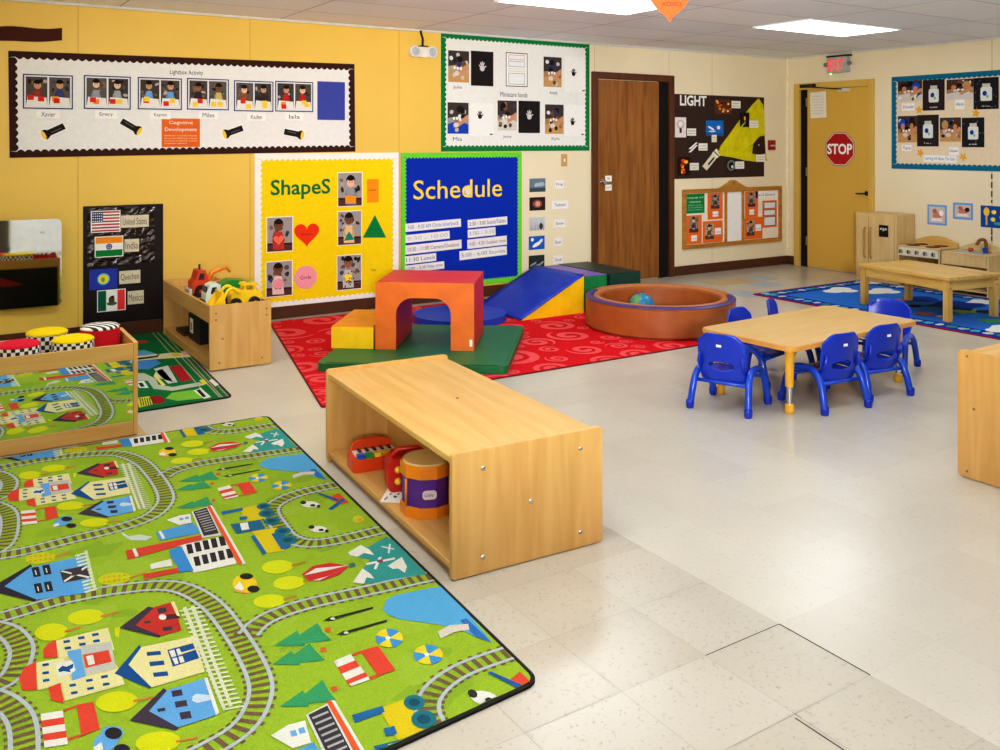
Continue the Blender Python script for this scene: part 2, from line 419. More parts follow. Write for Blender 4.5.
# ================================================================== WALL THINGS
SKIN = [(120, 78, 56), (196, 146, 112), (150, 100, 72), (226, 180, 150)]
def picture(mb, S, r, off, seed, shirt, bg=(150, 142, 132), table=None, holding=None, skin=None, cam='portrait'):
    """a small snapshot drawn with coloured shapes: back wall, low table or floor, a seated child"""
    g = random.Random(seed); x0, z0, x1, z1 = r; w, h = x1 - x0, z1 - z0
    P = lambda u, v: (x0 + u * w, z0 + v * h)
    e = .0003
    mb.frect(S, r, off, paper(bg))
    for k in range(12): mb.fell(S, *P(g.uniform(.1, .9), g.uniform(.4, .92)), g.uniform(.06, .1) * w, g.uniform(.04, .1) * h, off + e * (.1 + .05 * k), paper(g.choice([(58, 50, 46), (96, 84, 76), (176, 166, 156), (70, 72, 86), (126, 100, 80), (40, 34, 32)])), 7, g.uniform(0, 3))
    sk = paper(skin or g.choice(SKIN)); hair = paper((30, 22, 20)); cx = .5 + g.uniform(-.06, .06); hy = .74 + g.uniform(-.03, .04)
    mb.flat(S, [P(0, 0), P(1, 0), P(1, .16 + g.uniform(0, .08)), P(0, .20)], off + e, paper((92, 54, 44)))
    mb.flat(S, [P(0, .20), P(1, .18), P(1, .23), P(0, .25)], off + 1.2 * e, paper((40, 30, 28)))
    mb.flat(S, [P(cx - .22, .05), P(cx + .24, .04), P(cx + .2, .42), P(cx + .14, .58), P(cx - .14, .58), P(cx - .24, .40)], off + 2 * e, paper(shirt))
    for sx in (-1, 1):
        mb.flat(S, [P(cx + sx * .13, .56), P(cx + sx * .26, .30), P(cx + sx * .06, .20), P(cx + sx * .04, .28), P(cx + sx * .16, .34)], off + 3 * e, paper([c * .86 for c in shirt]))
        mb.fell(S, *P(cx + sx * .07, .24), .06 * w, .05 * h, off + 5 * e, sk, 10)
    hh = min(.15 * w, .13 * h) * 1.15
    mb.fell(S, *P(cx, hy + .06), hh * 1.12, hh * 1.25, off + 3.5 * e, hair, 14)
    mb.fell(S, *P(cx, hy), hh, hh * 1.15, off + 4 * e, sk, 14)
    mb.fell(S, cx * w + x0, P(0, hy)[1] + hh * .85, hh * .92, hh * .5, off + 4.5 * e, hair, 14)
    for sx in (-1, 1): mb.fell(S, P(cx, hy)[0] + sx * hh * .36, P(cx, hy)[1] + hh * .05, hh * .13, hh * .13, off + 4.8 * e, hair, 6)
    if table: mb.flat(S, [P(0, 0), P(1, 0), P(.96, .30), P(.08, .34)], off + 5.5 * e, paper(table))
    if holding:
        c, k = holding
        if k == 'rect': mb.flat(S, [P(cx - .22, .10), P(cx + .22, .08), P(cx + .24, .30), P(cx - .24, .32)], off + 6 * e, paper(c))
        elif k == 'heart': heart(mb, S, *P(cx, .34), .42 * w, off + 6 * e, paper(c))
        elif k == 'tri': mb.flat(S, [P(cx - .22, .12), P(cx + .24, .14), P(cx, .40)], off + 6 * e, paper(c))
        elif k == 'circle': mb.fell(S, *P(cx, .36), .2 * w, .2 * w, off + 6 * e, paper(c))
        elif k == 'star': star(mb, S, *P(cx, .36), .22 * w, off + 6 * e, paper(c))
def heart(mb, S, cx, cz, w, off, m, thick=None):
    pts = []
    for i in range(40):
        t = 2 * PI * i / 40; pts.append((cx + w / 32 * 16 * math.sin(t) ** 3, cz + w / 32 * (13 * math.cos(t) - 5 * math.cos(2 * t) - 2 * math.cos(3 * t) - math.cos(4 * t))))
    return mb.slab(S, pts, off - thick, off, m) if thick else mb.flat(S, pts, off, m)
def star(mb, S, cx, cz, r, off, m, thick=None, rot=0):
    pts = [(cx + (r if i % 2 == 0 else r * .48) * math.sin(PI * i / 5 + rot), cz + (r if i % 2 == 0 else r * .48) * math.cos(PI * i / 5 + rot)) for i in range(10)]
    return mb.slab(S, pts, off - thick, off, m) if thick else mb.flat(S, pts, off, m)
def hands_photo(mb, S, r, off, seed, kind=0):
    """close-up snapshot of arms reaching over a table"""
    g = random.Random(seed); x0, z0, x1, z1 = r; w, h = x1 - x0, z1 - z0; P = lambda u, v: (x0 + u * w, z0 + v * h); e = .0003
    mb.frect(S, r, off, paper(((178, 160, 132), (168, 128, 84), (150, 150, 150))[kind % 3]))
    mb.flat(S, [P(0, .5), P(.4, .55), P(.7, .5), P(1, .6), P(1, 1), P(0, 1)], off + e, paper((66, 56, 52)))
    mb.flat(S, [P(0, 0), P(1, 0), P(1, .3), P(.5, .42), P(0, .3)], off + e, paper(g.choice([(206, 200, 192), (196, 150, 96), (30, 70, 170)])))
    for i in range(9): mb.fell(S, *P(g.uniform(.1, .9), g.uniform(.1, .9)), .1 * w, .07 * h, off + (1.2 + .05 * i) * e, paper(g.choice([(40, 34, 34), (190, 186, 180), (150, 110, 70), (60, 66, 90), (96, 80, 66), (224, 222, 218)])), 7, g.uniform(0, 3))
    for i in range(4):
        u, v = g.uniform(.2, .8), g.uniform(.5, .9); mb.fell(S, *P(u, v), .13 * w, .10 * h, off + (2 + i * .2) * e, paper(g.choice([(34, 28, 26), (52, 60, 96), (24, 22, 24), (120, 76, 52)])), 10)
    mb.flat(S, [P(.95, .62), P(1, .45), P(.5, .22), P(.38, .26), P(.42, .34)], off + 4 * e, paper((196, 142, 108)))
    mb.fell(S, *P(.4, .28), .13 * w, .08 * h, off + 4.5 * e, paper((210, 204, 200)), 10)
    for i in range(3): mb.fell(S, *P(.3 + .15 * i, .42 + .08 * g.random()), .06 * w, .05 * h, off + (5 + .1 * i) * e, paper((232, 230, 226)), 8)
def handprint(mb, S, cx, cz, h, off, m):
    mb.fell(S, cx, cz - .15 * h, .22 * h, .22 * h, off, m, 12)
    for i, (a, l) in enumerate(((-50, .34), (-20, .5), (0, .56), (20, .5), (62, .36))):
        t = math.radians(a); mb.fell(S, cx + math.sin(t) * l * .72 * h, cz - .15 * h + math.cos(t) * l * .72 * h, .055 * h, .17 * h, off + .0001 * (i + 1), m, 10, -t)
def scribble(mb, S, x0, z, x1, h, off, m, seed=0, rot=0):
    """a line of small illegible handwriting"""
    g = random.Random(seed); x = x0; mz = z
    while x < x1 - h * .3:
        w = h * g.uniform(.3, .6); k = g.uniform(.35, 1)
        zz = z + (x - x0) * rot
        mb.flat(S, [(x, zz), (x + w * .35, zz), (x + w * .35, zz + h * k), (x, zz + h * k)], off, m)
        mb.flat(S, [(x, zz), (x + w, zz), (x + w, zz + h * .22), (x, zz + h * .22)], off + .00005, m)
        x += w * (1.35 if g.random() > .2 else 2.2)
def scallop(mb, S, r, bw, pitch, amp, o0, o1, m):
    x0, z0, x1, z1 = r
    def side(L, fn, q=0):
        n = max(4, round((L - 2 * bw) / pitch)); N = n * 6
        inner = [fn(bw + (L - 2 * bw) * i / N, bw + amp * (abs(math.sin(PI * i / 6)) - .3)) for i in range(N + 1)]
        pts = ([fn(0, 0), fn(L, 0), fn(L, bw)] + inner[::-1] + [fn(0, bw)]) if not q else [fn(bw, 0), fn(L - bw, 0)] + inner[::-1]
        mb.slab(S, pts, o0, o1, m)
    side(x1 - x0, lambda t, d: (x0 + t, z0 + d)); side(x1 - x0, lambda t, d: (x0 + t, z1 - d))
    side(z1 - z0, lambda t, d: (x0 + d, z0 + t), 1); side(z1 - z0, lambda t, d: (x1 - d, z0 + t), 1)
def avg_rect(S, tl, tr, bl, br):
    P = [S.at(*p) for p in (tl, tr, bl, br)]
    return ((P[0][0] + P[2][0]) / 2, (P[2][1] + P[3][1]) / 2, (P[1][0] + P[3][0]) / 2, (P[0][1] + P[1][1]) / 2)
def board(name, S, r, face, border, label, bw=.05, pitch=.035, amp=.014):
    root = empty(name, S.p((r[0] + r[2]) / 2, r[1], 0), label, 'bulletin board')
    mb = MB(); mb.rect(S, r, .001, .006, face); mb.build('backing_paper', root)
    mb = MB(); scallop(mb, S, r, bw, pitch, amp, .0062, .0078, border); o = mb.build('border', root)
    return root
O1, O2 = .0085, .0095    # sheet pinned on a board
def sheet(S, r, m, o0=O1, o1=O2, rot=0):
    mb = MB()
    if rot:
        cx, cz = (r[0] + r[2]) / 2, (r[1] + r[3]) / 2
        c, s_ = math.cos(rot), math.sin(rot)
        pts = [(cx + (a - cx) * c - (b - cz) * s_, cz + (a - cx) * s_ + (b - cz) * c) for a, b in ((r[0], r[1]), (r[2], r[1]), (r[2], r[3]), (r[0], r[3]))]
        mb.slab(S, pts, o0, o1, m)
    else: mb.rect(S, r, o0, o1, m)
    return mb
def inset(r, d): return (r[0] + d, r[1] + d, r[2] - d, r[3] - d)
def scale_from(px0, py0, k): return lambda x, y: (px0 + x * k, py0 + y * k)
ORD = ['first', 'second', 'third', 'fourth', 'fifth', 'sixth']
T1 = .0102

# ---- brown wavy paper strip
mb = MB(); top = []; bot = []
for i in range(25):
    px = -70 + 132 * i / 24; t = (px + 10) / 72
    py = 27.5 - 1.4 * math.sin(t * 6.0) ; x, z = A(px, py); top.append((x, z)); x, z = A(px, py + 13.6 + 1.2 * math.sin(t * 5)); bot.append((x, z))
mb.slab(SA, bot + top[::-1], .002, .004, paper((74, 34, 26)))
tag(mb.build('mounted_paper_strip'), 'dark brown wavy paper strip on the yellow wall above the flashlight board', 'paper strip')

# ---- long brown-bordered board
r = avg_rect(SA, (9, 51), (355, 64), (10, 159), (355, 150.5))
bd = board('bulletin_board', SA, r, paper((228, 226, 222)), paper((58, 30, 24)), 'long white bulletin board with a brown scalloped border above the flag poster', .045, .05, .016); bd.rotation_euler = (0, -.0115, 0)
mb = MB(); x, z = A(187.5, 73); mb.text(SA, 'Lightbox Activity', x, z, .045, .0068, INKB, A(204, 73)[0] - A(171, 73)[0]); tag(mb.build('title_lettering', bd), 'thin handwritten black title')
cards = [(22.8, 74.7, 72.7, 109), (83.6, 76, 130.5, 109.3), (137.5, 77.8, 181.6, 109.7), (186.7, 78.8, 228.5, 110), (233.6, 81, 273, 111.5), (274.9, 81.6, 312.8, 111.8)]
shirts = [((150, 60, 50), (60, 70, 120)), ((150, 150, 160), (160, 160, 160)), ((110, 160, 210), (110, 160, 210)), ((52, 42, 42), (196, 176, 100)), ((150, 80, 50), (60, 46, 40)), ((186, 40, 36), (186, 40, 36))]
look = ['orange blocks on white trays', 'a red strip on white trays', 'a child in a pale blue shirt', 'a dark and a yellow shirt', 'yellow pieces on white trays', 'a child in a red shirt']
names = ['Xavier', 'Emery', 'Kaymin', 'Miles', 'Kaden', 'Isla']; npx = [(48, 114.3), (106, 114.6), (160, 115.2), (208, 115.2), (256, 117), (294, 116.8)]
for i, c in enumerate(cards):
    r = SA.rect(*c); mb = sheet(SA, r, paper((30, 42, 92)))
    mb.frect(SA, inset(r, .008), .0097, paper((220, 220, 224))); q = inset(r, .018); xm = (q[0] + q[2]) / 2
    for k, (a, b) in enumerate(((q[0], xm - .006), (xm + .006, q[2]))):
        picture(mb, SA, (a, q[1], b, q[3]), .0100, i * 2 + k, shirts[i][k], ((84, 74, 66), (96, 88, 80), (70, 64, 60))[(i + k) % 3], (226, 222, 214))
        g = random.Random(i * 9 + k); w = b - a
        for _ in range(2):
            u = a + w * g.uniform(.2, .8); v = q[1] + (q[3] - q[1]) * g.uniform(.1, .3); mb.frect(SA, (u - .02, v - .018, u + .02, v + .018), .0122 + .0002 * _, paper(g.choice([(232, 140, 40), (214, 44, 36), (240, 200, 60)])))
    tag(mb.build('mounted_photo_pair'), '%s navy framed photo pair from the wavy strip, %s' % (ORD[i], look[i]), 'photo card', 'photo pairs on the flashlight board')
    x, z = A(*npx[i]); mb = sheet(SA, (x - .075, z - .03, x + .075, z + .03), WHITE, .0124, .0128); mb.text(SA, names[i], x, z, .034, .0131, INK, .09)
    tag(mb.build('mounted_name_tag'), 'white handwritten name tag under the %s framed photo pair of the flashlight board' % ORD[i], 'name tag', 'name tags on the flashlight board')
r = SA.rect(317, 81.8, 344.5, 120); tag(sheet(SA, r, paper((66, 76, 160))).build('mounted_blue_sheet'), 'plain violet blue sheet at the end of the brown bordered board', 'paper')
r = SA.rect(161.4, 118.5, 199.6, 147); mb = sheet(SA, r, paper((222, 106, 36))); w = r[2] - r[0]; h = r[3] - r[1]
mb.text(SA, 'Cognitive', r[0] + w / 2, r[1] + h * .84, h * .15, T1, WHITE, w * .62); mb.text(SA, 'Development', r[0] + w / 2, r[1] + h * .60, h * .16, T1, WHITE, w * .84)
for k in range(4): scribble(mb, SA, r[0] + w * .07, r[1] + h * (.38 - .09 * k), r[0] + w * (.93 if k < 3 else .7), h * .05, T1, paper((250, 214, 180)), k)
tag(mb.build('mounted_orange_sign'), 'orange card with white heading under the photo pairs', 'sign')
for i, (px, py, L, a) in enumerate(((53, 131, 25, 207), (131, 126.6, 23, -31), (232.5, 131.5, 21, 200), (293.7, 133.6, 20, -11))):
    x, z = A(px, py); s = (A(px + L / 2, py)[0] - A(px - L / 2, py)[0]); ra = math.radians(a); mb = MB()
    def R(u, v): return (x + s * (u * math.cos(ra) - v * math.sin(ra)), z + s * (u * math.sin(ra) + v * math.cos(ra)))
    mb.slab(SA, [R(-.53, -.18), R(.2, -.18), R(.32, -.26), R(.54, -.26), R(.54, .26), R(.32, .26), R(.2, .18), R(-.53, .18)], O1, O2, WHITE)
    mb.flat(SA, [R(-.5, -.14), R(.18, -.14), R(.31, -.22), R(.42, -.22), R(.42, .22), R(.31, .22), R(.18, .14), R(-.5, .14)], T1, BLACKP)
    mb.fell(SA, *R(.42, 0), .08 * s, .21 * s, T1 + .0003, paper((240, 200, 60)), 14, ra)
    mb.flat(SA, [R(-.35, .02), R(.1, .02), R(.1, .05), R(-.35, .05)], T1 + .0003, paper((110, 106, 104)))
    tag(mb.build('mounted_paper_flashlight'), 'black paper flashlight with yellow lens, %s from the wavy strip side' % ORD[i], 'paper cutout', 'paper flashlights')

# ---- green-bordered hand board
r = avg_rect(SA, (440.3, 32.8), (589.5, 43), (440.8, 151), (588.5, 151))
bd = board('bulletin_board', SA, r, paper((226, 226, 220)), paper((8, 122, 62)), 'white bulletin board with dark green scalloped border beside the brown door', .045, .045, .015)
mb = MB(); x, z = A(513.6, 94.7); mb.text(SA, 'Miniature hands', x, z, .045, .0068, INK, A(527, 95)[0] - A(500, 95)[0]); mb.build('title_lettering', bd)
G = lambda *a: SA.rect(*a)
for i, (c, lab) in enumerate((((447.7, 50.9, 468.5, 82.3), 'photo of a dark haired child reaching over a table beside a black handprint card'),
                ((543, 57.2, 561, 87), 'photo of hands on a blue table in the upper row of the green bordered board'),
                ((447, 102.6, 468, 133.7), 'photo of arms over paint above a white handprint sheet in the lower row'),
                ((497, 100.7, 516.2, 130.5), 'photo of an arm and dark paint beside a black card in the lower row'),
                ((544.5, 104.6, 563, 133.8), 'photo of hands over paint at the door end of the lower row'))):
    r = G(*c); mb = sheet(SA, r, WHITE); hands_photo(mb, SA, r, .0098, 40 + i, i); tag(mb.build('mounted_photo'), lab, 'photo', 'photos on the green bordered board')
for c, lab in (((470.5, 51.4, 492.8, 86), 'black card with a white handprint in the upper row'), ((518, 101, 539.4, 133), 'black card with a faint white handprint in the lower row')):
    r = G(*c); mb = sheet(SA, r, BLACKP); handprint(mb, SA, (r[0] + r[2]) / 2, (r[1] + r[3]) / 2 + .02, .12, .0100, paper((200, 198, 196))); tag(mb.build('mounted_handprint_card'), lab, 'card', 'handprints')
for c, lab, px, py in (((564, 57, 585, 92), 'white sheet with a small black handprint beside the blue table photo', 573, 72.5), ((470, 103, 493, 136), 'white sheet with a black handprint in the lower row beside the first photo', 479.5, 115), ((564, 105, 584, 136), 'white sheet with a black handprint at the door end of the lower row', 572, 121.6)):
    r = G(*c); mb = sheet(SA, r, paper((232, 231, 226)), .0082, .0088); x, z = A(px, py); handprint(mb, SA, x, z, .10, .0092, BLACKP); mb.frect(SA, (r[2] - .04, r[1] + .01, r[2] - .01, r[1] + .022), .0092, INKB); tag(mb.build('mounted_handprint_sheet'), lab, 'sheet', 'handprints')
r = G(504.7, 52.2, 527.5, 87.4); mb = sheet(SA, r, WHITE); mb.frect(SA, inset(r, .006), .0098, paper((40, 44, 60))); mb.frect(SA, inset(r, .014), .0101, WHITE)
w = r[2] - r[0]; h = r[3] - r[1]
for k, (a, b, c) in enumerate(((.78, .92, (190, 70, 60)), (.58, .74, (70, 90, 160)), (.44, .54, (210, 190, 130)), (.08, .40, (90, 110, 110)))):
    q = (r[0] + w * .14, r[1] + h * a, r[2] - w * .14, r[1] + h * b); mb.frect(SA, q, .0103, paper(c)); mb.frect(SA, inset(q, .004), .0105, paper((226, 228, 226)))
tag(mb.build('mounted_chart'), 'framed printed chart with coloured boxes at the top of the green bordered board', 'chart')
for i, (px, py, t) in enumerate(((457, 87.6, 'Julia'), (553, 92.6, 'Amanda'), (457, 139, 'Mia'), (506.8, 136.9, 'Jenny'), (555, 139, 'Kyle'))):
    x, z = A(px, py); mb = sheet(SA, (x - .06, z - .026, x + .06, z + .026), paper((229, 228, 223)), .0089, .0092); mb.text(SA, t, x, z, .036, .0095, INK, .095)
    tag(mb.build('mounted_name_tag'), 'blue handwritten name %s on the green bordered board' % ('under the photo of the dark haired child', 'under the photo of the blue table', 'under the arms over paint photo', 'under the arm and dark paint photo', 'under the photo at the door end')[i], 'name tag', 'names on the green bordered board')

# ---- wall switch
r = SA.rect(561, 154, 566.8, 166.4); root = empty('wall_switch', SA.p((r[0] + r[2]) / 2, r[1], 0), 'small tan wall switch plate between green board and picture strip', 'switch')
mb = MB(); mb.rect(SA, r, .0005, .008, mat((196, 160, 104), .4)); mb.build('switch_plate', root, bevel=.002)
mb = MB(); xm = (r[0] + r[2]) / 2; zm = (r[1] + r[3]) / 2; mb.rect(SA, (xm - .008, zm - .016, xm + .008, zm + .016), .0085, .016, mat((240, 232, 206), .4)); mb.build('toggle', root)

# ---- Shapes board
r = avg_rect(SA, (252.5, 154), (398.7, 152), (256, 309), (398, 298)); K = scale_from(240, 140, .2267)
bd = board('bulletin_board', SA, r, paper((240, 208, 12)), paper((236, 234, 226)), 'yellow shapes bulletin board with white scalloped border', .05, .045, .016)
mb = MB(); x, z = A(*K(268, 217)); mb.text(SA, 'ShapeS', x, z, .165, .0072, paper((14, 110, 60)), A(*K(400, 215))[0] - A(*K(137, 215))[0], bold=.018)
tag(mb.build('title_lettering', bd), 'dark green cut-out letters')
KR = lambda a, b, c, d: SA.rect(*K(a, b), *K(c, d))
for i, (c, sh, ho, lab) in enumerate((((428, 142, 538, 293), (150, 150, 156), ((238, 150, 30), 'rect'), 'photo of a child in grey holding an orange rectangle'),
                ((428, 312, 535, 463), (226, 190, 140), ((20, 130, 110), 'tri'), 'photo of a seated child holding a green triangle'),
                ((115, 338, 232, 493), (190, 60, 50), ((240, 110, 80), 'heart'), 'photo of a child holding a red heart'),
                ((112, 533, 230, 690), (226, 196, 190), ((232, 150, 160), 'circle'), 'photo of a child in pale pink holding a circle'),
                ((425, 505, 535, 660), (190, 190, 190), ((250, 214, 20), 'star'), 'photo of a child in spotted clothes holding a yellow star'))):
    r = KR(*c); mb = sheet(SA, r, WHITE); q = inset(r, .006); picture(mb, SA, q, .0098, 70 + i, sh, (158, 150, 148), None, ho)
    if i == 4:
        g = random.Random(2); w = q[2] - q[0]; h = q[3] - q[1]
        for k in range(14): mb.fell(SA, q[0] + w * g.uniform(.3, .7), q[1] + h * g.uniform(.06, .52), .006, .008, .0115 + .00001 * k, INKB, 7)
    tag(mb.build('mounted_photo'), lab, 'photo', 'photos on the yellow shapes board')
r = KR(558, 172, 610, 275); mb = sheet(SA, r, paper((238, 146, 24))); scribble(mb, SA, r[0] + .02, (r[1] + r[3]) / 2, r[2] - .02, .015, T1, INKB, 3); tag(mb.build('mounted_orange_rectangle'), 'upright orange paper rectangle on the shapes board', 'paper shape', 'paper shapes')
p = [A(*K(593, 330)), A(*K(540, 430)), A(*K(643, 430))]; mb = MB(); mb.slab(SA, p[::-1], O1, O2, paper((10, 128, 64))); scribble(mb, SA, p[1][0] + .07, p[1][1] + .06, p[2][0] - .06, .013, T1, INKB, 4); tag(mb.build('mounted_green_triangle'), 'green paper triangle on the shapes board', 'paper shape', 'paper shapes')
x, z = A(*K(293, 412)); w = A(*K(348, 412))[0] - A(*K(238, 412))[0]; mb = MB(); heart(mb, SA, x, z, w, O2, paper((232, 58, 22)), .001); scribble(mb, SA, x - .05, z - .01, x + .05, .014, T1, INKB, 5); tag(mb.build('mounted_red_heart'), 'red paper heart on the shapes board', 'paper shape', 'paper shapes')
x, z = A(*K(288, 605)); mb = MB(); rr = w / 2 * .9; mb.slab(SA, [(x + rr * math.cos(2 * PI * i / 32), z + rr * math.sin(2 * PI * i / 32)) for i in range(32)], O1, O2, paper((238, 156, 166))); mb.text(SA, 'Circle', x, z, .03, T1, INKB, .09); tag(mb.build('mounted_pink_circle'), 'pink paper circle on the shapes board', 'paper shape', 'paper shapes')
mb = MB(); x, z = A(*K(588, 572)); mb.text(SA, 'Star', x, z, .022, .0072, paper((90, 84, 30)), .05); mb.build('handwritten_lettering', bd)

# ---- Schedule board
K = scale_from(390, 140, .2134); r = avg_rect(SA, (399.6, 152.8), (521.7, 152), (402, 294), (521, 279))
bd = board('bulletin_board', SA, r, paper((6, 48, 168)), paper((110, 206, 56)), 'bright blue schedule bulletin board with lime green scalloped border', .042, .035, .015)
mb = MB(); x, z = A(*K(322, 228)); mb.text(SA, 'Schedule', x, z, .17, .0074, paper((250, 214, 70)), A(*K(530, 225))[0] - A(*K(116, 225))[0], bold=.004); tag(mb.build('title_lettering', bd), 'yellow cut-out letters'); mb = MB(); x, z = A(*K(365, 238)); mb.fell(SA, x, z, .035, .04, .0070, paper((214, 214, 214))); mb.build('letter_patch', bd)
strips = [((70, 380, 330, 418), '9:00 - 9:30 AM Circle time/Snack', (90, 130, 170)), ((70, 435, 277, 472), '9:30 - 10:00', (190, 190, 186)), ((70, 480, 333, 522), '10:30 - 11:00 Centers/Outdoor', (120, 90, 110)), ((68, 537, 214, 574), '11:30 Lunch', (70, 110, 110)), ((68, 578, 252, 613), '12:00 - 2:30 Nap time', (90, 110, 130)),
          ((362, 366, 547, 404), '2:30 - 3:00 Snack/Tables', (90, 90, 110)), ((362, 414, 492, 452), '3:00 - 3:30', (180, 180, 170)), ((360, 457, 545, 500), '4:00 - 4:30 Outdoor time', (150, 100, 100)), ((323, 508, 545, 550), '5:00 - 6:00 Stories', (130, 140, 150))]
for i, (c, t, ink) in enumerate(strips):
    r = KR(*c); mb = sheet(SA, r, paper((232, 230, 226)), rot=.035); w = r[2] - r[0]
    mb.text(SA, t, (r[0] + r[2]) / 2, (r[1] + r[3]) / 2, .034, T1, paper(ink), w * .92, rot=.035)
    nth = ORD[i] if i < 5 else ORD[i - 5]
    tag(mb.build('mounted_schedule_strip'), 'white handwritten time strip, %s from top of the %s column' % (nth, 'longer first' if i < 5 else 'shorter second'), 'paper strip', 'time strips on the schedule board')

# ---- picture strip beside the schedule
pics = [((653, 180, 728, 243), 'grey storm cloud picture', 'cloud'), ((653, 268, 727, 330), 'dark picture with a glowing red light', 'dark'), ((652, 362, 725, 423), 'black and white snowy tree picture', 'snow'), ((650, 450, 724, 513), 'blue picture with a white sun and cloud', 'blue'), ((650, 540, 723, 602), 'dark picture of a grey swirl', 'swirl')]
for i, (c, lab, k) in enumerate(pics):
    r = KR(*c); mb = sheet(SA, r, {'cloud': paper((110, 128, 142)), 'dark': paper((50, 34, 34)), 'snow': paper((200, 202, 206)), 'blue': paper((30, 96, 190)), 'swirl': paper((44, 54, 54))}[k], .001, .0025)
    x0, z0, x1, z1 = r; w = x1 - x0; h = z1 - z0; g = random.Random(i)
    if k == 'cloud':
        mb.frect(SA, (x0, z0, x1, z0 + .3 * h), .0028, paper((66, 84, 92)))
        for q in range(6): mb.fell(SA, x0 + w * g.uniform(.15, .85), z0 + h * g.uniform(.4, .7), .16 * w, .1 * h, .0030 + .0001 * q, paper((170, 184, 194)), 12)
    elif k == 'dark':
        mb.fell(SA, x0 + .5 * w, z0 + .5 * h, .3 * w, .3 * h, .0028, paper((140, 84, 76))); mb.fell(SA, x0 + .52 * w, z0 + .5 * h, .16 * w, .2 * h, .0030, paper((226, 150, 130)))
    elif k == 'snow':
        for q in range(9): x = x0 + w * (.08 + .1 * q); mb.flat(SA, [(x, z0), (x + .03 * w, z0), (x + .06 * w * g.uniform(-1, 1), z0 + h * g.uniform(.5, .95))], .0028 + .0001 * q, paper((70, 72, 84)))
        mb.fell(SA, x0 + .75 * w, z0 + .3 * h, .12 * w, .25 * h, .004, paper((56, 58, 70)))
    elif k == 'blue':
        mb.fell(SA, x0 + .22 * w, z0 + .75 * h, .1 * w, .13 * h, .0028, WHITE); mb.fell(SA, x0 + .5 * w, z0 + .38 * h, .3 * w, .14 * h, .0029, WHITE, rot=.4); mb.fell(SA, x0 + .75 * w, z0 + .6 * h, .16 * w, .12 * h, .0030, paper((220, 232, 244)), rot=.7)
    else:
        for q in range(5): mb.fell(SA, x0 + w * (.2 + .16 * q), z0 + h * (.3 + .1 * math.sin(q * 2)), .14 * w, .08 * h, .0028 + .0001 * q, paper((140, 150, 152)), rot=.5)
    tag(mb.build('mounted_weather_picture'), lab + ' beside the schedule board', 'picture', 'small pictures beside the schedule board')
for i, (x, y, w, t) in enumerate(((793, 208, 42, 'Fog'), (797, 303, 76, 'Thunderstorm'), (795, 390, 52, 'Snow'), (787, 478, 42, 'Sun'), (787, 560, 46, 'Clouds'))):
    r = KR(x - w / 2, y - 19, x + w / 2, y + 19); mb = sheet(SA, r, paper((234, 232, 228)), .001, .002); mb.text(SA, t, (r[0] + r[2]) / 2, (r[1] + r[3]) / 2, .03, .0024, INK, (r[2] - r[0]) * .7)
    tag(mb.build('mounted_word_label'), 'small white word label beside the %s' % pics[i][1], 'label', 'word labels beside the schedule board')

# ---- Light board
K = scale_from(660, 80, .28); KR = lambda a, b, c, d: SA.rect(*K(a, b), *K(c, d))
r = avg_rect(SA, (673.5, 93.6), (763.6, 97.6), (675, 179), (764, 176.4))
root = empty('light_poster', SA.p((r[0] + r[2]) / 2, r[1], 0), 'dark brown light poster with a yellow fabric beam beside the brown door', 'poster'); tag(root)
brn = paper((60, 44, 38)); mb = MB(); mb.rect(SA, r, .001, .004, brn); mb.build('backing_paper', root)
xm = (r[0] + r[2]) / 2 - .12; mb = MB(); mb.frect(SA, (xm - .002, r[1], xm + .002, r[3]), .0044, paper((40, 28, 24))); mb.build('paper_seam', root)
mb = MB(); x, z = A(*K(118, 74)); mb.text(SA, 'LIGHT', x, z, .115, .0055, WHITE, A(*K(165, 74))[0] - A(*K(70, 74))[0], bold=.03); tag(mb.build('title_lettering', root), 'white cut-out letters')
def pk(pts): return [A(*K(*p)) for p in pts]
fab = mat((206, 196, 24), .8, .1, 0, .12, 14, .5)
mb = MB(); outl = pk([(350, 66), (330, 86), (285, 140), (245, 195), (215, 235), (205, 262), (215, 270), (260, 277), (300, 287), (345, 292), (381, 288), (376, 260), (372, 200), (370, 120), (365, 88)])
mb.slab(SA, outl[::-1], .005, .011, fab)
for a, b in (((345, 90), (225, 245)), ((360, 130), (240, 255)), ((366, 200), (262, 268)), ((350, 75), (300, 190))):
    p, q = pk([a, b]); mb.tube([(p[0], WA - .011, p[1]), ((p[0] + q[0]) / 2, WA - .015, (p[1] + q[1]) / 2), (q[0], WA - .011, q[1])], [.004, .014, .004], fab, 8)
mb.build('fabric_beam', root)
mb = MB(); mb.slab(SA, pk([(150, 308), (186, 262), (203, 276), (165, 323)])[::-1], .005, .008, paper((220, 216, 186))); mb.slab(SA, pk([(184, 262), (200, 245), (217, 266), (204, 278)])[::-1], .005, .009, paper((236, 232, 200))); mb.flat(SA, pk([(168, 300), (190, 275), (194, 279), (172, 305)]), .0085, INKB); mb.flat(SA, pk([(193, 254), (210, 272), (207, 274), (190, 257)]), .0095, INKB); mb.build('paper_flashlight', root)
mb = MB(); x, z = A(*K(345, 232)); mb.flat(SA, pk([(324, 262), (328, 225), (350, 202), (368, 198), (371, 262), (350, 268)]), .0235, paper((56, 36, 30))); mb.fell(SA, x + .01, z, .008, .008, .0238, WHITE, 8); mb.build('dark_patch', root)
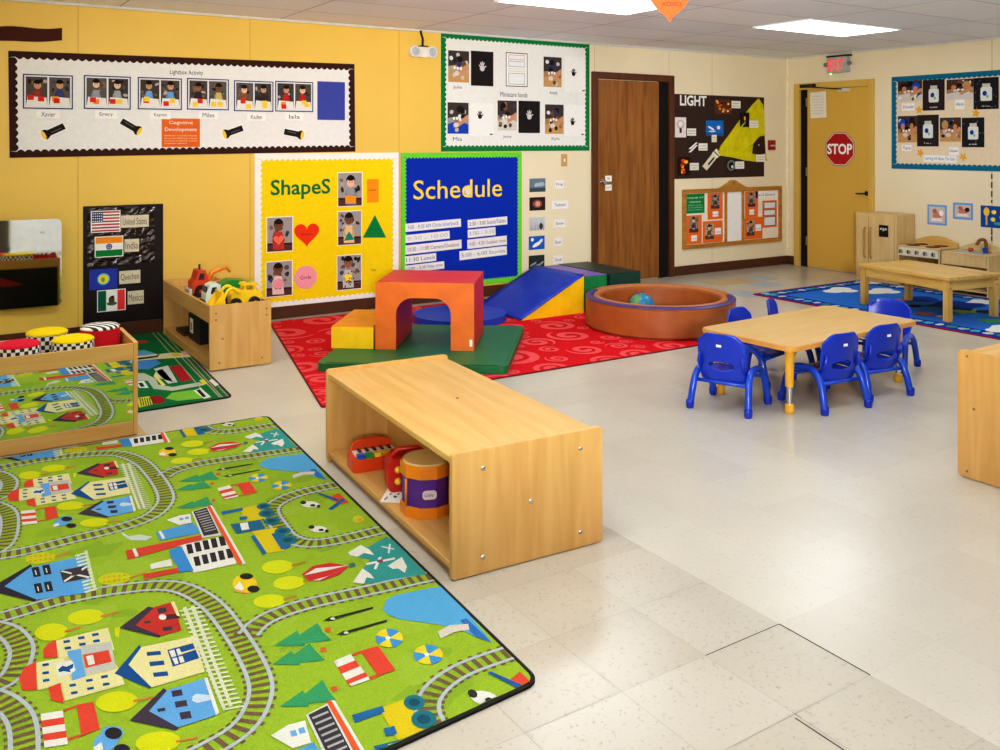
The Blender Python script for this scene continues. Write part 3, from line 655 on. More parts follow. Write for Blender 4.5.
items = [((195, 70, 255, 122), 'glowing orange lanterns picture on the light poster', (96, 56, 34), 'lantern'), ((52, 133, 92, 205), 'white light bulb card on the light poster', (226, 218, 214), 'bulb'), ((163, 145, 225, 200), 'blue sky and sun picture on the light poster', (28, 110, 190), 'sun'), ((98, 222, 135, 260), 'white fluorescent tube picture on the light poster', (50, 38, 34), 'tube'), ((60, 275, 108, 340), 'orange fire picture at the bottom of the light poster', (40, 20, 16), 'fire'), ((236, 282, 270, 328), 'black round lamp picture at the bottom of the light poster', (40, 38, 38), 'lamp'), ((280, 116, 313, 168), 'black candle picture on the yellow fabric of the light poster', (34, 26, 24), 'candle')]
for i, (c, lab, col, k) in enumerate(items):
    o = .024 if k == 'candle' else .005; r = KR(*c); x0, z0, x1, z1 = r; w = x1 - x0; h = z1 - z0; mb = sheet(SA, r, paper(col), o, o + .001); g = random.Random(i); oo = o + .0014
    if k == 'lantern':
        for q in range(16): mb.fell(SA, x0 + w * g.uniform(.08, .92), z0 + h * g.uniform(.1, .9), .07 * w, .08 * h, oo + .0001 * q, paper(g.choice([(240, 150, 60), (200, 90, 40), (60, 30, 24), (255, 200, 120)])), 8)
    elif k == 'bulb':
        mb.fell(SA, x0 + w / 2, z0 + h * .64, .34 * w, .22 * h, oo, paper((190, 176, 168))); mb.frect(SA, (x0 + .4 * w, z0 + .22 * h, x0 + .6 * w, z0 + .46 * h), oo + .0002, paper((60, 52, 50))); mb.fell(SA, x0 + w / 2, z0 + h * .66, .22 * w, .14 * h, oo + .0002, paper((232, 226, 220)))
    elif k == 'sun':
        mb.fell(SA, x0 + .72 * w, z0 + .55 * h, .1 * w, .12 * h, oo, paper((255, 226, 226))); mb.fell(SA, x0 + .3 * w, z0 + .5 * h, .2 * w, .07 * h, oo, WHITE, rot=-.4); mb.fell(SA, x0 + .35 * w, z0 + .3 * h, .2 * w, .05 * h, oo, paper((200, 224, 240))); mb.frect(SA, (x0, z0, x1, z0 + .18 * h), oo, paper((40, 90, 150)))
    elif k == 'tube':
        for q in range(2): mb.flat(SA, [(x0 + .05 * w, z0 + (.05 + .3 * q) * h), (x0 + .3 * w, z0 + (.05 + .3 * q) * h), (x0 + .95 * w, z0 + (.7 + .25 * q) * h), (x0 + .8 * w, z0 + (.75 + .25 * q) * h)], oo, WHITE)
    elif k == 'fire':
        for q in range(12): mb.fell(SA, x0 + w * g.uniform(.3, .7), z0 + h * g.uniform(.1, .85), .12 * w, .1 * h, oo + .0001 * q, paper(g.choice([(240, 120, 30), (255, 190, 80), (190, 60, 20)])), 8)
    elif k == 'lamp':
        mb.fell(SA, x0 + w / 2, z0 + h / 2, .42 * w, .42 * h, oo, paper((120, 120, 120))); mb.fell(SA, x0 + w / 2, z0 + h / 2, .28 * w, .28 * h, oo + .0002, paper((30, 30, 30))); mb.fell(SA, x0 + w * .6, z0 + h * .4, .12 * w, .12 * h, oo + .0004, paper((210, 210, 210)))
    else:
        mb.fell(SA, x0 + w / 2, z0 + .6 * h, .1 * w, .14 * h, oo, paper((250, 160, 60))); mb.frect(SA, (x0 + .42 * w, z0 + .15 * h, x0 + .58 * w, z0 + .45 * h), oo, paper((90, 90, 90)))
    tag(mb.build('mounted_light_picture'), lab, 'picture', 'pictures on the light poster')
for i, (x, y, lab) in enumerate(((270, 88, 'glowing orange lanterns picture'), (111, 186, 'light bulb card'), (192, 209, 'blue sky and sun picture'), (152, 239, 'fluorescent tube picture'), (121, 309, 'orange fire picture'), (283, 304, 'black round lamp picture'), (329, 158, 'black candle picture'), (353, 279, 'dark patch on the yellow fabric'))):
    o = .0246 if i > 5 else .0062; r = KR(x - 16, y - 13, x + 16, y + 13)
    if i == 2: r = KR(x - 9, y - 13, x + 9, y + 13)
    mb = sheet(SA, r, paper((232, 228, 214)), o, o + .001); w = r[2] - r[0]
    for q in range(2): scribble(mb, SA, r[0] + .1 * w, r[1] + (r[3] - r[1]) * (.6 - .35 * q), r[2] - .1 * w, .014, o + .0014, INKB, i * 3 + q)
    tag(mb.build('mounted_caption_card'), 'small white caption card beside the ' + lab, 'caption card', 'caption cards on the light poster')

# ---- fire alarm
r = SA.rect(767.8, 140.2, 773.6, 150); root = empty('fire_alarm_pull', SA.p((r[0] + r[2]) / 2, r[1], 0), 'small dark red fire alarm pull beside the light poster', 'fire alarm')
mb = MB(); mb.rect(SA, r, .0005, .03, mat((150, 34, 24), .4)); mb.build('alarm_body', root, bevel=.004)
mb = MB(); zm = (r[1] + r[3]) / 2; mb.rect(SA, (r[0] + .01, zm - .014, r[2] - .01, zm + .002), .0305, .042, mat((206, 190, 180), .4)); mb.build('pull_handle', root)

# ---- carved wooden notice board
fr = wood((196, 142, 66), (170, 112, 44), 'x'); x0, zb, x1, zt = avg_rect(SA, (681.4, 189), (780.4, 186.5), (682.4, 249), (780.4, 241.2))
root = empty('wooden_notice_board', SA.p((x0 + x1) / 2, zb, 0), 'wooden framed notice board with an arched carved top below the light poster', 'notice board')
mb = MB(); fw = .045
crown = [(x0, zt - fw), (x0, zt)]; xc = A(732, 183)[0]
for i in range(21):
    t = -1 + 2 * i / 20; crown.append((xc + .24 * t, zt + .075 * (.5 + .5 * math.cos(PI * t)) ** .8 + (.012 if abs(t) < .2 else 0)))
crown += [(x1, zt), (x1, zt - fw)]
mb.slab(SA, crown[::-1], .001, .024, fr); mb.slab(SA, [(x0, zb), (x1, zb), (x1, zb + fw), (x0, zb + fw)], .001, .024, fr)
mb.slab(SA, [(x0, zb + fw), (x0 + fw, zb + fw), (x0 + fw, zt - fw), (x0, zt - fw)], .001, .024, fr); mb.slab(SA, [(x1 - fw, zb + fw), (x1, zb + fw), (x1, zt - fw), (x1 - fw, zt - fw)], .001, .024, fr)
xa = A(*K(232, 480))[0]; xb = A(*K(293, 480))[0]
for x in (xa, xb): mb.slab(SA, [(x - .016, zb + fw), (x + .016, zb + fw), (x + .016, zt - fw), (x - .016, zt - fw)], .001, .02, fr)
mb.fell(SA, xc, zt + .05, .03, .022, .025, wood((176, 118, 50), (150, 96, 36), 'x')); mb.build('board_frame', root, bevel=.004)
mb = MB(); mb.frect(SA, (x0 + fw, zb + fw, xa - .016, zt - fw), .006, paper((238, 226, 206))); mb.frect(SA, (xb + .016, zb + fw, x1 - fw, zt - fw), .006, paper((238, 226, 206))); mb.build('panel', root)
mb = MB(); mb.frect(SA, (xa + .016, zb + fw, xb - .016, zt - fw), .006, paper((238, 236, 232))); tag(mb.build('panel', root), 'plain white middle panel')
org = paper((226, 112, 48))
def note(c, lab, kind, seed):
    r = KR(*c); pl = (x0 + .05, xa - .02) if r[0] < xa else (xb + .02, x1 - .05); r = (max(r[0], pl[0]), max(r[1], zb + .05), min(r[2], pl[1]), min(r[3], zt - .05)); mb = sheet(SA, r, paper((20, 132, 70)) if kind == 'green' else WHITE if kind == 'white' else org, .0075, .0085); draw_note(mb, r, kind, seed, lab)
def draw_note(mb, r, kind, seed, lab):
    x0, z0, x1, z1 = r; w = x1 - x0; h = z1 - z0
    if kind == 'green':
        mb.text(SA, 'Language and', x0 + w / 2, z0 + .80 * h, .1 * h, .009, paper((214, 240, 220)), .86 * w); mb.text(SA, 'Literacy', x0 + w / 2, z0 + .58 * h, .12 * h, .009, paper((214, 240, 220)), .6 * w)
        for q in range(3): scribble(mb, SA, x0 + .1 * w, z0 + h * (.4 - .12 * q), x1 - .1 * w, .06 * h, .009, paper((170, 214, 180)), q)
    elif kind == 'photo':
        picture(mb, SA, (x0 + .22 * w, z0 + .4 * h, x0 + .78 * w, z0 + .95 * h), .0088, seed, (70, 66, 70), (150, 130, 116)); q = (x0 + .33 * w, z0 + .1 * h, x0 + .7 * w, z0 + .3 * h); mb.frect(SA, q, .0088, WHITE); scribble(mb, SA, q[0] + .005, q[1] + .02, q[2] - .005, .014, .0091, INK, seed)
    elif kind == 'wide':
        picture(mb, SA, (x0 + .12 * w, z0 + .16 * h, x0 + .55 * w, z0 + .86 * h), .0088, seed, (90, 80, 70), (176, 160, 130)); q = (x0 + .6 * w, z0 + .36 * h, x0 + .92 * w, z0 + .66 * h); mb.frect(SA, q, .0088, WHITE); scribble(mb, SA, q[0] + .005, q[1] + .02, q[2] - .005, .014, .0091, INK, seed)
    elif kind == 'list':
        for a, b in ((.06, .40), (.44, .66), (.70, .94)):
            q = (x0 + .1 * w, z0 + a * h, x1 - .1 * w, z0 + b * h); mb.frect(SA, q, .0088, paper((70, 74, 86))); mb.frect(SA, inset(q, .006), .0090, paper((224, 226, 228)))
    else: scribble(mb, SA, x0 + .05 * w, z0 + .3 * h, x1 - .05 * w, .5 * h, .0089, paper((110, 110, 120)), seed)
    tag(mb.build('mounted_note'), lab, 'note', 'notes on the wooden notice board')
note((91, 404, 157, 476), 'green heading card at the top of the wooden notice board', 'green', 0)
note((168, 397, 222, 497), 'upright orange photo note beside the green heading card', 'photo', 1)
note((90, 483, 147, 590), 'upright orange photo note below the green heading card', 'photo', 2)
note((151, 503, 222, 582), 'wide orange photo note at the lower middle of the wooden notice board', 'wide', 3)
note((302, 393, 348, 490), 'upright orange photo note at the top beside the white middle panel', 'photo', 4)
note((300, 490, 364, 576), 'wide orange photo note low on the far panel of the wooden notice board', 'wide', 5)
note((364, 430, 415, 526), 'orange edged list note on the far panel of the wooden notice board', 'list', 6)
note((340, 396, 416, 420), 'white strip with faint writing on top of the far panel', 'white', 7)

# ---- flag poster
r = avg_rect(SA, (83, 206), (163, 204), (83, 326), (163, 324)); K = scale_from(0, 180, .24); KR = lambda a, b, c, d: SA.rect(*K(a, b), *K(c, d))
root = empty('flag_poster', SA.p((r[0] + r[2]) / 2, r[1], 0), 'dark brown flag poster on the yellow wall behind the mirrored shelf', 'poster')
mb = MB(); mb.rect(SA, r, .001, .006, mat((24, 14, 14), .45, .3)); zs = A(*K(500, 350))[1]; mb.frect(SA, (r[0], zs - .003, r[2], zs + .003), .0064, paper((20, 12, 12))); mb.build('backing_paper', root)
mb = MB(); q = KR(362, 112, 642, 352); glz = mat((34, 19, 17), .10, .6, 0, .1, 26, 1.0)
g = random.Random(5); N = 16; vs = [(q[0] + (q[2] - q[0]) * i / N, WA - .008 - g.uniform(0, .009), q[1] + (q[3] - q[1]) * j / N) for j in range(N + 1) for i in range(N + 1)]
mb.add(vs, [(j * (N + 1) + i, j * (N + 1) + i + 1, (j + 1) * (N + 1) + i + 1, (j + 1) * (N + 1) + i) for j in range(N) for i in range(N)], glz); tag(mb.build('crinkled_plastic', root), 'shiny crinkled dark plastic sheet')
def flag(c, lab, kind, tx, tc):
    r = KR(*c); mb = sheet(SA, r, WHITE, .0165, .0175); x0, z0, x1, z1 = inset(r, .006); w = x1 - x0; h = z1 - z0; o = .0179
    fr_ = lambda a, b, c_, d, col, oo=o: mb.frect(SA, (x0 + a * w, z0 + b * h, x0 + c_ * w, z0 + d * h), oo, paper(col))
    if kind == 'us':
        for k in range(7): fr_(0, k * 2 / 13, 1, (k * 2 + 1) / 13, (170, 40, 52))
        fr_(0, 6 / 13, .4, 1, (40, 50, 100), o + .0003)
        for a in range(5):
            for b in range(4): mb.fell(SA, x0 + w * (.05 + .075 * a), z0 + h * (.53 + .125 * b), .005, .005, o + .0006, WHITE, 5)
    elif kind == 'india':
        fr_(0, .67, 1, 1, (240, 150, 40)); fr_(0, 0, 1, .33, (20, 128, 60)); mb.fell(SA, x0 + w / 2, z0 + h / 2, .15 * h, .15 * h, o + .0003, paper((40, 50, 130))); mb.fell(SA, x0 + w / 2, z0 + h / 2, .10 * h, .10 * h, o + .0005, WHITE)
        for k in range(6):
            t = PI * k / 6; mb.flat(SA, [(x0 + w / 2 + .11 * h * math.cos(t + s_), z0 + h / 2 + .11 * h * math.sin(t + s_)) for s_ in (-.08, .08, PI - .08, PI + .08)], o + .0007 + .00005 * k, paper((40, 50, 130)))
    elif kind == 'blue':
        fr_(-.04, -.06, 1.04, 1.06, (52, 64, 168)); mb.fell(SA, x0 + w / 2, z0 + h / 2, .32 * h, .32 * h, o + .0003, paper((100, 190, 210))); mb.fell(SA, x0 + w / 2, z0 + h / 2, .25 * h, .25 * h, o + .0005, paper((240, 220, 60))); mb.fell(SA, x0 + w * .48, z0 + h * .46, .10 * h, .13 * h, o + .0007, paper((150, 160, 60)))
    else:
        fr_(0, 0, .3, 1, (20, 96, 72)); fr_(.72, 0, 1, 1, (226, 60, 60)); mb.fell(SA, x0 + .5 * w, z0 + .52 * h, .14 * h, .2 * h, o + .0003, paper((90, 66, 44))); mb.fell(SA, x0 + .54 * w, z0 + .66 * h, .08 * h, .08 * h, o + .0005, paper((60, 46, 34))); mb.fell(SA, x0 + .51 * w, z0 + .34 * h, .24 * h, .1 * h, o + .0002, paper((70, 110, 70)))
    tag(mb.build('mounted_flag_card'), lab + ' flag card on the dark brown poster', 'flag', 'flag cards')
    r = KR(*tc); mb = sheet(SA, r, paper((214, 204, 176)), .0165, .0172); mb.text(SA, tx, (r[0] + r[2]) / 2, (r[1] + r[3]) / 2, (r[3] - r[1]) * .55, .0176, paper((96, 88, 80)), (r[2] - r[0]) * .86)
    tag(mb.build('mounted_flag_label'), 'cream hand lettered label beside the %s flag card' % lab, 'label', 'flag labels')
flag((377, 127, 500, 217), 'red and white striped', 'us', 'United States', (502, 146, 618, 196))
flag((393, 233, 512, 320), 'orange white and green striped', 'india', 'India', (517, 245, 577, 298))
flag((371, 370, 487, 453), 'blue yellow-disc', 'blue', 'Quechan', (495, 376, 583, 430))
flag((403, 455, 522, 545), 'green white and red', 'mexico', 'Mexico', (530, 460, 597, 515))

# ---- wall mirror
xr = A(60.5, 260)[0]; zt = A(59, 218)[1]; zb = A(59, 303.5)[1]; pts = rrect(xr - 1.25, zb, xr, zt, .035)
root = empty('wall_mirror', SA.p(xr - .6, zb, 0), 'frameless rounded mirror on the yellow wall above the mirrored shelf', 'mirror')
mb = MB(); tl_ = math.tan(math.radians(2.8)); mb.prism(pts, lambda a, b, t: (a, WA - t - .003 - (a - pts[8][0]) * tl_ if False else WA - t - .003 - (a - (xr - 1.25)) * tl_ * .85 - (zt - .0) * 0 - (zt - b) * 0 - (b - zt) * -.0157, b), 0, .005, mat((214, 218, 216), .03, .5, 1.0, 0, 5)); mb.build('mirror_glass', root)
for a in (1.2,):
    for zz in (zt - .04, zb + .04): mb = MB(); mb.cyl((xr - a, WA - .0095, zz), .008, .003, mat((60, 56, 50), .4), 12, 'y'); mb.build('screw', root)

# ---- emergency light on the wall
x, z = A(420, 52.5); root = empty('emergency_light', SA.p(x, z - .07, 0), 'white twin-lamp emergency light on the yellow wall under a black cord', 'emergency light')
mb = MB(); pts = rrect(x - .125, z - .046, x + .125, z + .046, .045); mb.slab(SA, pts, .001, .06, mat((222, 220, 212), .4)); mb.build('light_body', root, bevel=.008)
for s_ in (-1, 1):
    mb = MB(); c = (x + s_ * .085, WA - .06, z); mb.lathe([(.05, 0), (.052, .02), (.044, .026), (.040, .018), (0, .012)], c, mat((226, 226, 224), .35), 22, lambda p: (p[0], -p[2], p[1])); h = mb.build('lamp_head', root)
    mb = MB(); mb.lathe([(.038, .0195), (.026, .024), (.012, .027), (0, .028)], c, mat((190, 196, 202), .15, .6, .2), 20, lambda p: (p[0], -p[2], p[1])); mb.build('lens', h)
mb = MB(); mb.box(x - .03, x + .05, WA - .062, WA - .02, z + .044, z + .056, mat((50, 48, 46), .5)); mb.build('top_bracket', root)
mb = MB(); mb.tube([(x + .01, WA - .03, z + .05), (x + .012, WA - .03, z + .12), (x, WA - .02, z + .17), (x - .004, WA - .02, CEIL - .01)], .010, mat((28, 26, 26), .5), 10); tag(mb.build('power_cord', root), 'black cord up to the ceiling')
mb = MB(); mb.ball((x + .015, WA - .06, z - .042), .008, .006, .006, mat((250, 170, 60), .4, .4, 0, 0, 5, 0, 1.5)); mb.build('indicator', root)

# ================================================================== WALL B
K = scale_from(840, 0, .16)
s, z = Bw(840.5, 65); root = empty('exit_sign', SB.p(s, z - .1, 0), 'grey exit sign with red letters and two side lamps above the yellow door', 'exit sign')
mb = MB(); mb.slab(SB, rrect(s - .13, z - .088, s + .13, z + .088, .02), .001, .06, mat((176, 176, 170), .5)); mb.build('sign_body', root, bevel=.006)
mb = MB(); mb.text(SB, 'EXIT', s - .015, z, .12, .0606, mat((236, 30, 44), .4, .4, 0, 0, 5, 0, .9), .2); tag(mb.build('lettering', root), 'red glowing letters')
mb = MB(); mb.rect(SB, (s - .15, z + .09, s + .15, z + .108), .001, .05, mat((40, 34, 30), .6)); mb.build('top_plate', root)
for k in (-1, 1):
    mb = MB(); p = SB.p(s + k * .15, z + .01, .05); mb.tube([SB.p(s + k * .12, z, .04), p], .012, mat((60, 58, 56), .5), 8); mb.lathe([(0, .022), (.022, .02), (.026, 0), (.022, -.014), (.012, -.03)], p, mat((126, 124, 118), .4), 16, lambda q: (-q[2], q[0], q[1])); mb.build('lamp_head', root)
mb = MB(); mb.ball(SB.p(s - .09, z - .095, .05), .008, .008, .008, mat((120, 255, 120), .4, .4, 0, 0, 5, 0, 3)); mb.build('indicator', root)
# stop sign on the door leaf
s, z = Bw(841, 149); R = abs(Bw(855.2, 149)[0] - s) * 1.06
mb = MB(); octo = lambda r: [(s + r * math.cos(PI / 8 + PI / 4 * i), z + r * math.sin(PI / 8 + PI / 4 * i)) for i in range(8)]
root = empty('stop_sign', SB.p(s, z - R, .022), 'red octagonal stop sign with white letters on the yellow door', 'stop sign')
mb.slab(SB, octo(R * 1.06), .0215, .0235, mat((150, 132, 110), .5)); mb.slab(SB, octo(R * 1.0), .0236, .0240, WHITE); mb.slab(SB, octo(R * .97), .0241, .0246, mat((176, 26, 30), .4)); mb.build('sign_panel', root)
mb = MB(); mb.text(SB, 'STOP', s, z, R * .62, .0250, WHITE, R * 1.68, bold=.03); tag(mb.build('lettering', root), 'white letters')
r = SB.rect(811.5, 92, 827.4, 118); mb = sheet(SB, r, paper((228, 222, 206)), .0215, .0225, rot=.03); w = r[2] - r[0]; h = r[3] - r[1]
for k in range(7): scribble(mb, SB, r[0] + .12 * w, r[1] + h * (.82 - .11 * k), r[2] - .12 * w, .05 * h, .0229, paper((170, 164, 150)), k)
tag(mb.build('mounted_door_notice'), 'white printed sheet taped high on the yellow door', 'notice')
# blue bordered board
s0 = Bw(892, 120)[0]; s1 = s0 + 1.42; zt = Bw(892, 77.2)[1]; zb = zt - .965
bd = board('bulletin_board', SB, (s0, zb, s1, zt), paper((226, 208, 178)), paper((14, 108, 140)), 'cream bulletin board with teal blue scalloped border on the kitchen wall', .05, .05, .014)
RB = lambda a, b, c, d: SB.rect(*K(a, b), *K(c, d))
for i, (c, lab) in enumerate((((365, 505, 517, 632), 'photo of two dark haired children at the top corner of the teal board'), ((670, 495, 838, 622), 'photo of a child in blue beside a blonde child on the teal board'), ((365, 725, 485, 890), 'photo of two children below the first photo of the teal board'), ((628, 735, 760, 885), 'photo of a child leaning over a dark table on the teal board'))):
    r = RB(*c); mb = sheet(SB, r, WHITE); hands_photo(mb, SB, r, .0098, 90 + i, 1); w = r[2] - r[0]; h = r[3] - r[1]
    for k in range(2): mb.fell(SB, r[0] + w * (.25 + .5 * k), r[1] + h * .7, .16 * w, .2 * h, .0122 + .0002 * k, paper([(40, 26, 22), (90, 50, 34), (30, 80, 190), (180, 150, 90)][(i + 2 * k) % 4]), 12); mb.fell(SB, r[0] + w * (.27 + .46 * k), r[1] + h * .6, .10 * w, .13 * h, .0126 + .0002 * k, paper((196, 130, 96)), 10)
    tag(mb.build('mounted_photo'), lab, 'photo', 'photos on the teal board')
for i, (c, lab) in enumerate((((520, 498, 657, 690), 'black card with a white jar drawing in the upper row of the teal board'), ((838, 484, 995, 682), 'black starry card with a larger white jar drawing in the upper row'), ((485, 718, 620, 915), 'dark card with a jar drawing in the lower row of the teal board'), ((765, 735, 905, 920), 'black speckled card with a jar drawing in the lower row'))):
    r = RB(*c); mb = sheet(SB, r, paper((48, 36, 36) if i % 2 == 0 else (34, 32, 36))); w = r[2] - r[0]; h = r[3] - r[1]; cx, cz = (r[0] + r[2]) / 2, (r[1] + r[3]) / 2
    mb.flat(SB, rrect(cx - .22 * w, cz - .24 * h, cx + .24 * w, cz + .20 * h, .07 * w), .0100, paper((214, 220, 212))); mb.frect(SB, (cx - .15 * w, cz + .20 * h, cx + .17 * w, cz + .31 * h), .0100, paper((196, 194, 184))); mb.fell(SB, cx - .05 * w, cz + .0 * h, .09 * w, .08 * h, .0104, paper((30, 60, 150))); mb.fell(SB, cx + .06 * w, cz - .1 * h, .05 * w, .05 * h, .0104, paper((150, 170, 150)))
    g = random.Random(i)
    if i % 2:
        for k in range(16): mb.fell(SB, r[0] + w * g.uniform(.05, .95), r[1] + h * g.uniform(.05, .95), .004, .004, .0099, paper((160, 160, 180)), 5)
    scribble(mb, SB, cx - .16 * w, r[1] + .08 * h, cx + .18 * w, .06 * h, .0102, paper((220, 220, 220)), i)
    tag(mb.build('mounted_jar_card'), lab, 'card', 'jar cards on the teal board')
for i, (x, y, w, h, t, lab) in enumerate(((430, 668, 80, 46, 'Donald', 'under the top corner photo'), (752, 650, 60, 66, 'Alexis', 'under the photo of the child in blue'), (420, 925, 60, 40, 'Tara', 'under the lower photo of two children'), (715, 945, 60, 50, 'Elijah', 'under the photo of the leaning child'))):
    r = RB(x - w / 2, y - h / 2, x + w / 2, y + h / 2); mb = sheet(SB, r, WHITE, .0089, .0094); mb.text(SB, t, (r[0] + r[2]) / 2, (r[1] + r[3]) / 2, .03, .0098, INK, (r[2] - r[0]) * .8); tag(mb.build('mounted_name_tag'), 'white name tag %s on the teal board' % lab, 'name tag', 'name tags on the teal board')
for i, (px, py, lab) in enumerate(((919.6, 110, 'below the first jar card'), (976.3, 113, 'below the larger jar card'), (920.8, 152.8, 'at the lower corner beside the writing strip'), (963.6, 157, 'at the far end of the writing strip'))):
    a, b = Bw(px, py); mb = MB(); star(mb, SB, a, b, .045, .0106, paper((226, 168, 46)), .001, .2 * i); tag(mb.build('mounted_paper_star'), 'gold paper star %s on the teal board' % lab, 'paper star', 'gold stars')
r = SB.rect(924, 155.5, 957.2, 162.5); mb = sheet(SB, r, WHITE, rot=-.02); mb.text(SB, 'Learning All About The Stars', (r[0] + r[2]) / 2, (r[1] + r[3]) / 2, .04, T1, paper((60, 110, 170)), (r[2] - r[0]) * .92, rot=-.02); tag(mb.build('mounted_title_strip'), 'white strip with blue handwriting along the bottom of the teal board', 'paper strip')
# three small pictures under the board
K7 = scale_from(840, 140, .2667)
for i, (c, lab) in enumerate((((328, 243, 401, 319), 'blue edged picture of a sleeping baby above the toy stove'), ((424, 236, 499, 298), 'blue edged picture of a child lying down above the toy sink'), ((528, 248, 640, 330), 'blue picture with yellow spoon and dots beside the damaged wall seam'))):
    r = SB.rect(*K7(*c[:2]), *K7(*c[2:])); x0, z0, x1, z1 = r; w = x1 - x0; h = z1 - z0
    mb = sheet(SB, r, paper((110, 160, 214) if i < 2 else (20, 76, 160)), .001, .002)
    if i < 2:
        mb.frect(SB, inset(r, .02), .0024, paper((206, 190, 184))); mb.fell(SB, x0 + .5 * w, z0 + .45 * h, .22 * w, .2 * h, .0028, paper((196, 130, 110))); mb.fell(SB, x0 + .38 * w, z0 + .68 * h, .12 * w, .12 * h, .0032, paper((176, 110, 90))); mb.fell(SB, x0 + .72 * w, z0 + .6 * h, .12 * w, .14 * h, .0034, paper((60, 36, 30) if i else (240, 236, 232))); mb.flat(SB, [(x0 + .2 * w, z0 + .2 * h), (x0 + .8 * w, z0 + .18 * h), (x0 + .7 * w, z0 + .36 * h), (x0 + .25 * w, z0 + .34 * h)], .0030, paper((236, 226, 222)))
    else:
        mb.fell(SB, x0 + .2 * w, z0 + .72 * h, .10 * w, .2 * h, .0024, paper((236, 196, 60))); mb.flat(SB, [(x0 + .17 * w, z0 + .1 * h), (x0 + .23 * w, z0 + .1 * h), (x0 + .23 * w, z0 + .6 * h), (x0 + .17 * w, z0 + .6 * h)], .0022, paper((226, 180, 50)))
        for u, v in ((.45, .72), (.42, .38), (.72, .5), (.85, .85)): mb.fell(SB, x0 + u * w, z0 + v * h, .08 * w, .1 * h, .0024, paper((244, 214, 60)))
        mb.fell(SB, x0 + .6 * w, z0 + .2 * h, .16 * w, .07 * h, .0024, paper((60, 170, 120)))
    tag(mb.build('mounted_picture'), lab, 'picture', 'small pictures above the toy kitchen')

# ---- orange heart hanging from the ceiling
hd = 3.6; px, py = 669.5, 3; d = hd; rr_ = (px - 500) / F * d; hx, hy = CY * d + SY * rr_, SY * d - CY * rr_; hz = H - (py - HOR) * d / F
root = empty('hanging_heart', (hx, hy, hz - .09), 'orange paper heart with handwritten letters hanging from the ceiling', 'paper heart')
mb = MB(); pts = []
wv = Vector((SY, -CY, 0)); nv = Vector((-CY, -SY, 0))
def hp(a, b, o): v = Vector((hx, hy, hz)) + wv * a + nv * o; return (v.x, v.y, v.z + b)
pts = [(.15 / 32 * 16 * math.sin(t) ** 3, .15 / 32 * (13 * math.cos(t) - 5 * math.cos(2 * t) - 2 * math.cos(3 * t) - math.cos(4 * t))) for t in [2 * PI * i / 44 for i in range(44)]]
mb.prism(pts, hp, 0, .002, paper((216, 78, 34))); mb.build('paper_heart', root)
mb = MB(); tp, tf_ = glyphs('XOXO', .01); mb.add([hp((a - 1.25) * .026, (b - .3) * .026 - .005, .0026) for a, b in tp], tf_, paper((130, 40, 24))); mb.build('lettering', root)
mb = MB(); mb.tube([hp(0, .03, .001), (hx, hy, CEIL - .001)], .0012, WHITE, 6); mb.build('hanging_thread', root)
# ================================================================== RUGS
def clip(poly, quad):
    out = poly; n = len(quad)
    for i in range(n):
        a, b = quad[i], quad[(i + 1) % n]; inp = out; out = []
        if not inp: return []
        side = lambda p: (b[0] - a[0]) * (p[1] - a[1]) - (b[1] - a[1]) * (p[0] - a[0])
        for j in range(len(inp)):
            p, q = inp[j], inp[(j + 1) % len(inp)]; sp, sq = side(p), side(q)
            if sp >= 0: out.append(p)
            if (sp >= 0) != (sq >= 0):
                t = sp / (sp - sq); out.append((p[0] + (q[0] - p[0]) * t, p[1] + (q[1] - p[1]) * t))
    return out
def rug_slab(mb, quad, h, m, edge, rad=.04, ew=.012):
    """rounded quad slab with a bound edge"""
    def rounded(Q, r):
        pts = []; n = len(Q)
        for i in range(n):
            p, a, b = Vector(Q[i]), Vector(Q[i - 1]), Vector(Q[(i + 1) % n]); u = (a - p).normalized(); v = (b - p).normalized()
            for k in range(7):
                t = k / 6; pts.append(tuple((p + u * r * (1 - t)) * (1 - t) + p * 0 + (p + v * r * t) * t if False else ((1 - t) ** 2 * (p + u * r) + 2 * t * (1 - t) * p + t * t * (p + v * r))))
        return pts
    mb.prism(rounded(quad, rad), SF.p, 0.0006, h - .0005, edge)
    c = Vector((sum(q[0] for q in quad) / 4, sum(q[1] for q in quad) / 4))
    inner = []
    n = len(quad)
    for i in range(n):
        p, a, b = Vector(quad[i]), Vector(quad[i - 1]), Vector(quad[(i + 1) % n]); u = (a - p).normalized(); v = (b - p).normalized(); inner.append(tuple(p + (u + v) * ew))
    inn = rounded(inner, rad * .8); mb.flat(SF, inn, h, m)
    return inner
def pile(rgb): return mat(rgb, .95, .08, 0, .10, 220, .35)

def rp(c): return pile(tuple(int(v * .86 + w * .12) for v, w in zip(c, (104, 108, 96))))
# ---- train-track rug
PX = {'A': (0, 550, .27), 'B': (220, 400, .32), 'C': (240, 560, .32), 'D': (0, 400, .28)}
def W(c, x, y): a, b, k = PX[c]; return U(a + x * k, b + y * k, .008)
T = (.072, 1.42)
elems = []     # (layer, colour, points)
def E(c, layer, col, pts): elems.append((layer, col, [W(c, *p) for p in pts]))
def EL(c, layer, col, cx, cy, rx, ry, n=18, rot=0): E(c, layer, col, [(cx + rx * math.cos(t) * math.cos(rot) - ry * math.sin(t) * math.sin(rot), cy + rx * math.cos(t) * math.sin(rot) + ry * math.sin(t) * math.cos(rot)) for t in [2 * PI * i / n for i in range(n)]])
def Q(c, layer, col, x0, y0, x1, y1, sk=-.16):
    """small upright box drawn with the rug's slant"""
    E(c, layer, col, [(x0, y0), (x1, y0 + sk * (x1 - x0)), (x1 + .25 * (y1 - y0), y1 + sk * (x1 - x0)), (x0 + .25 * (y1 - y0), y1)])
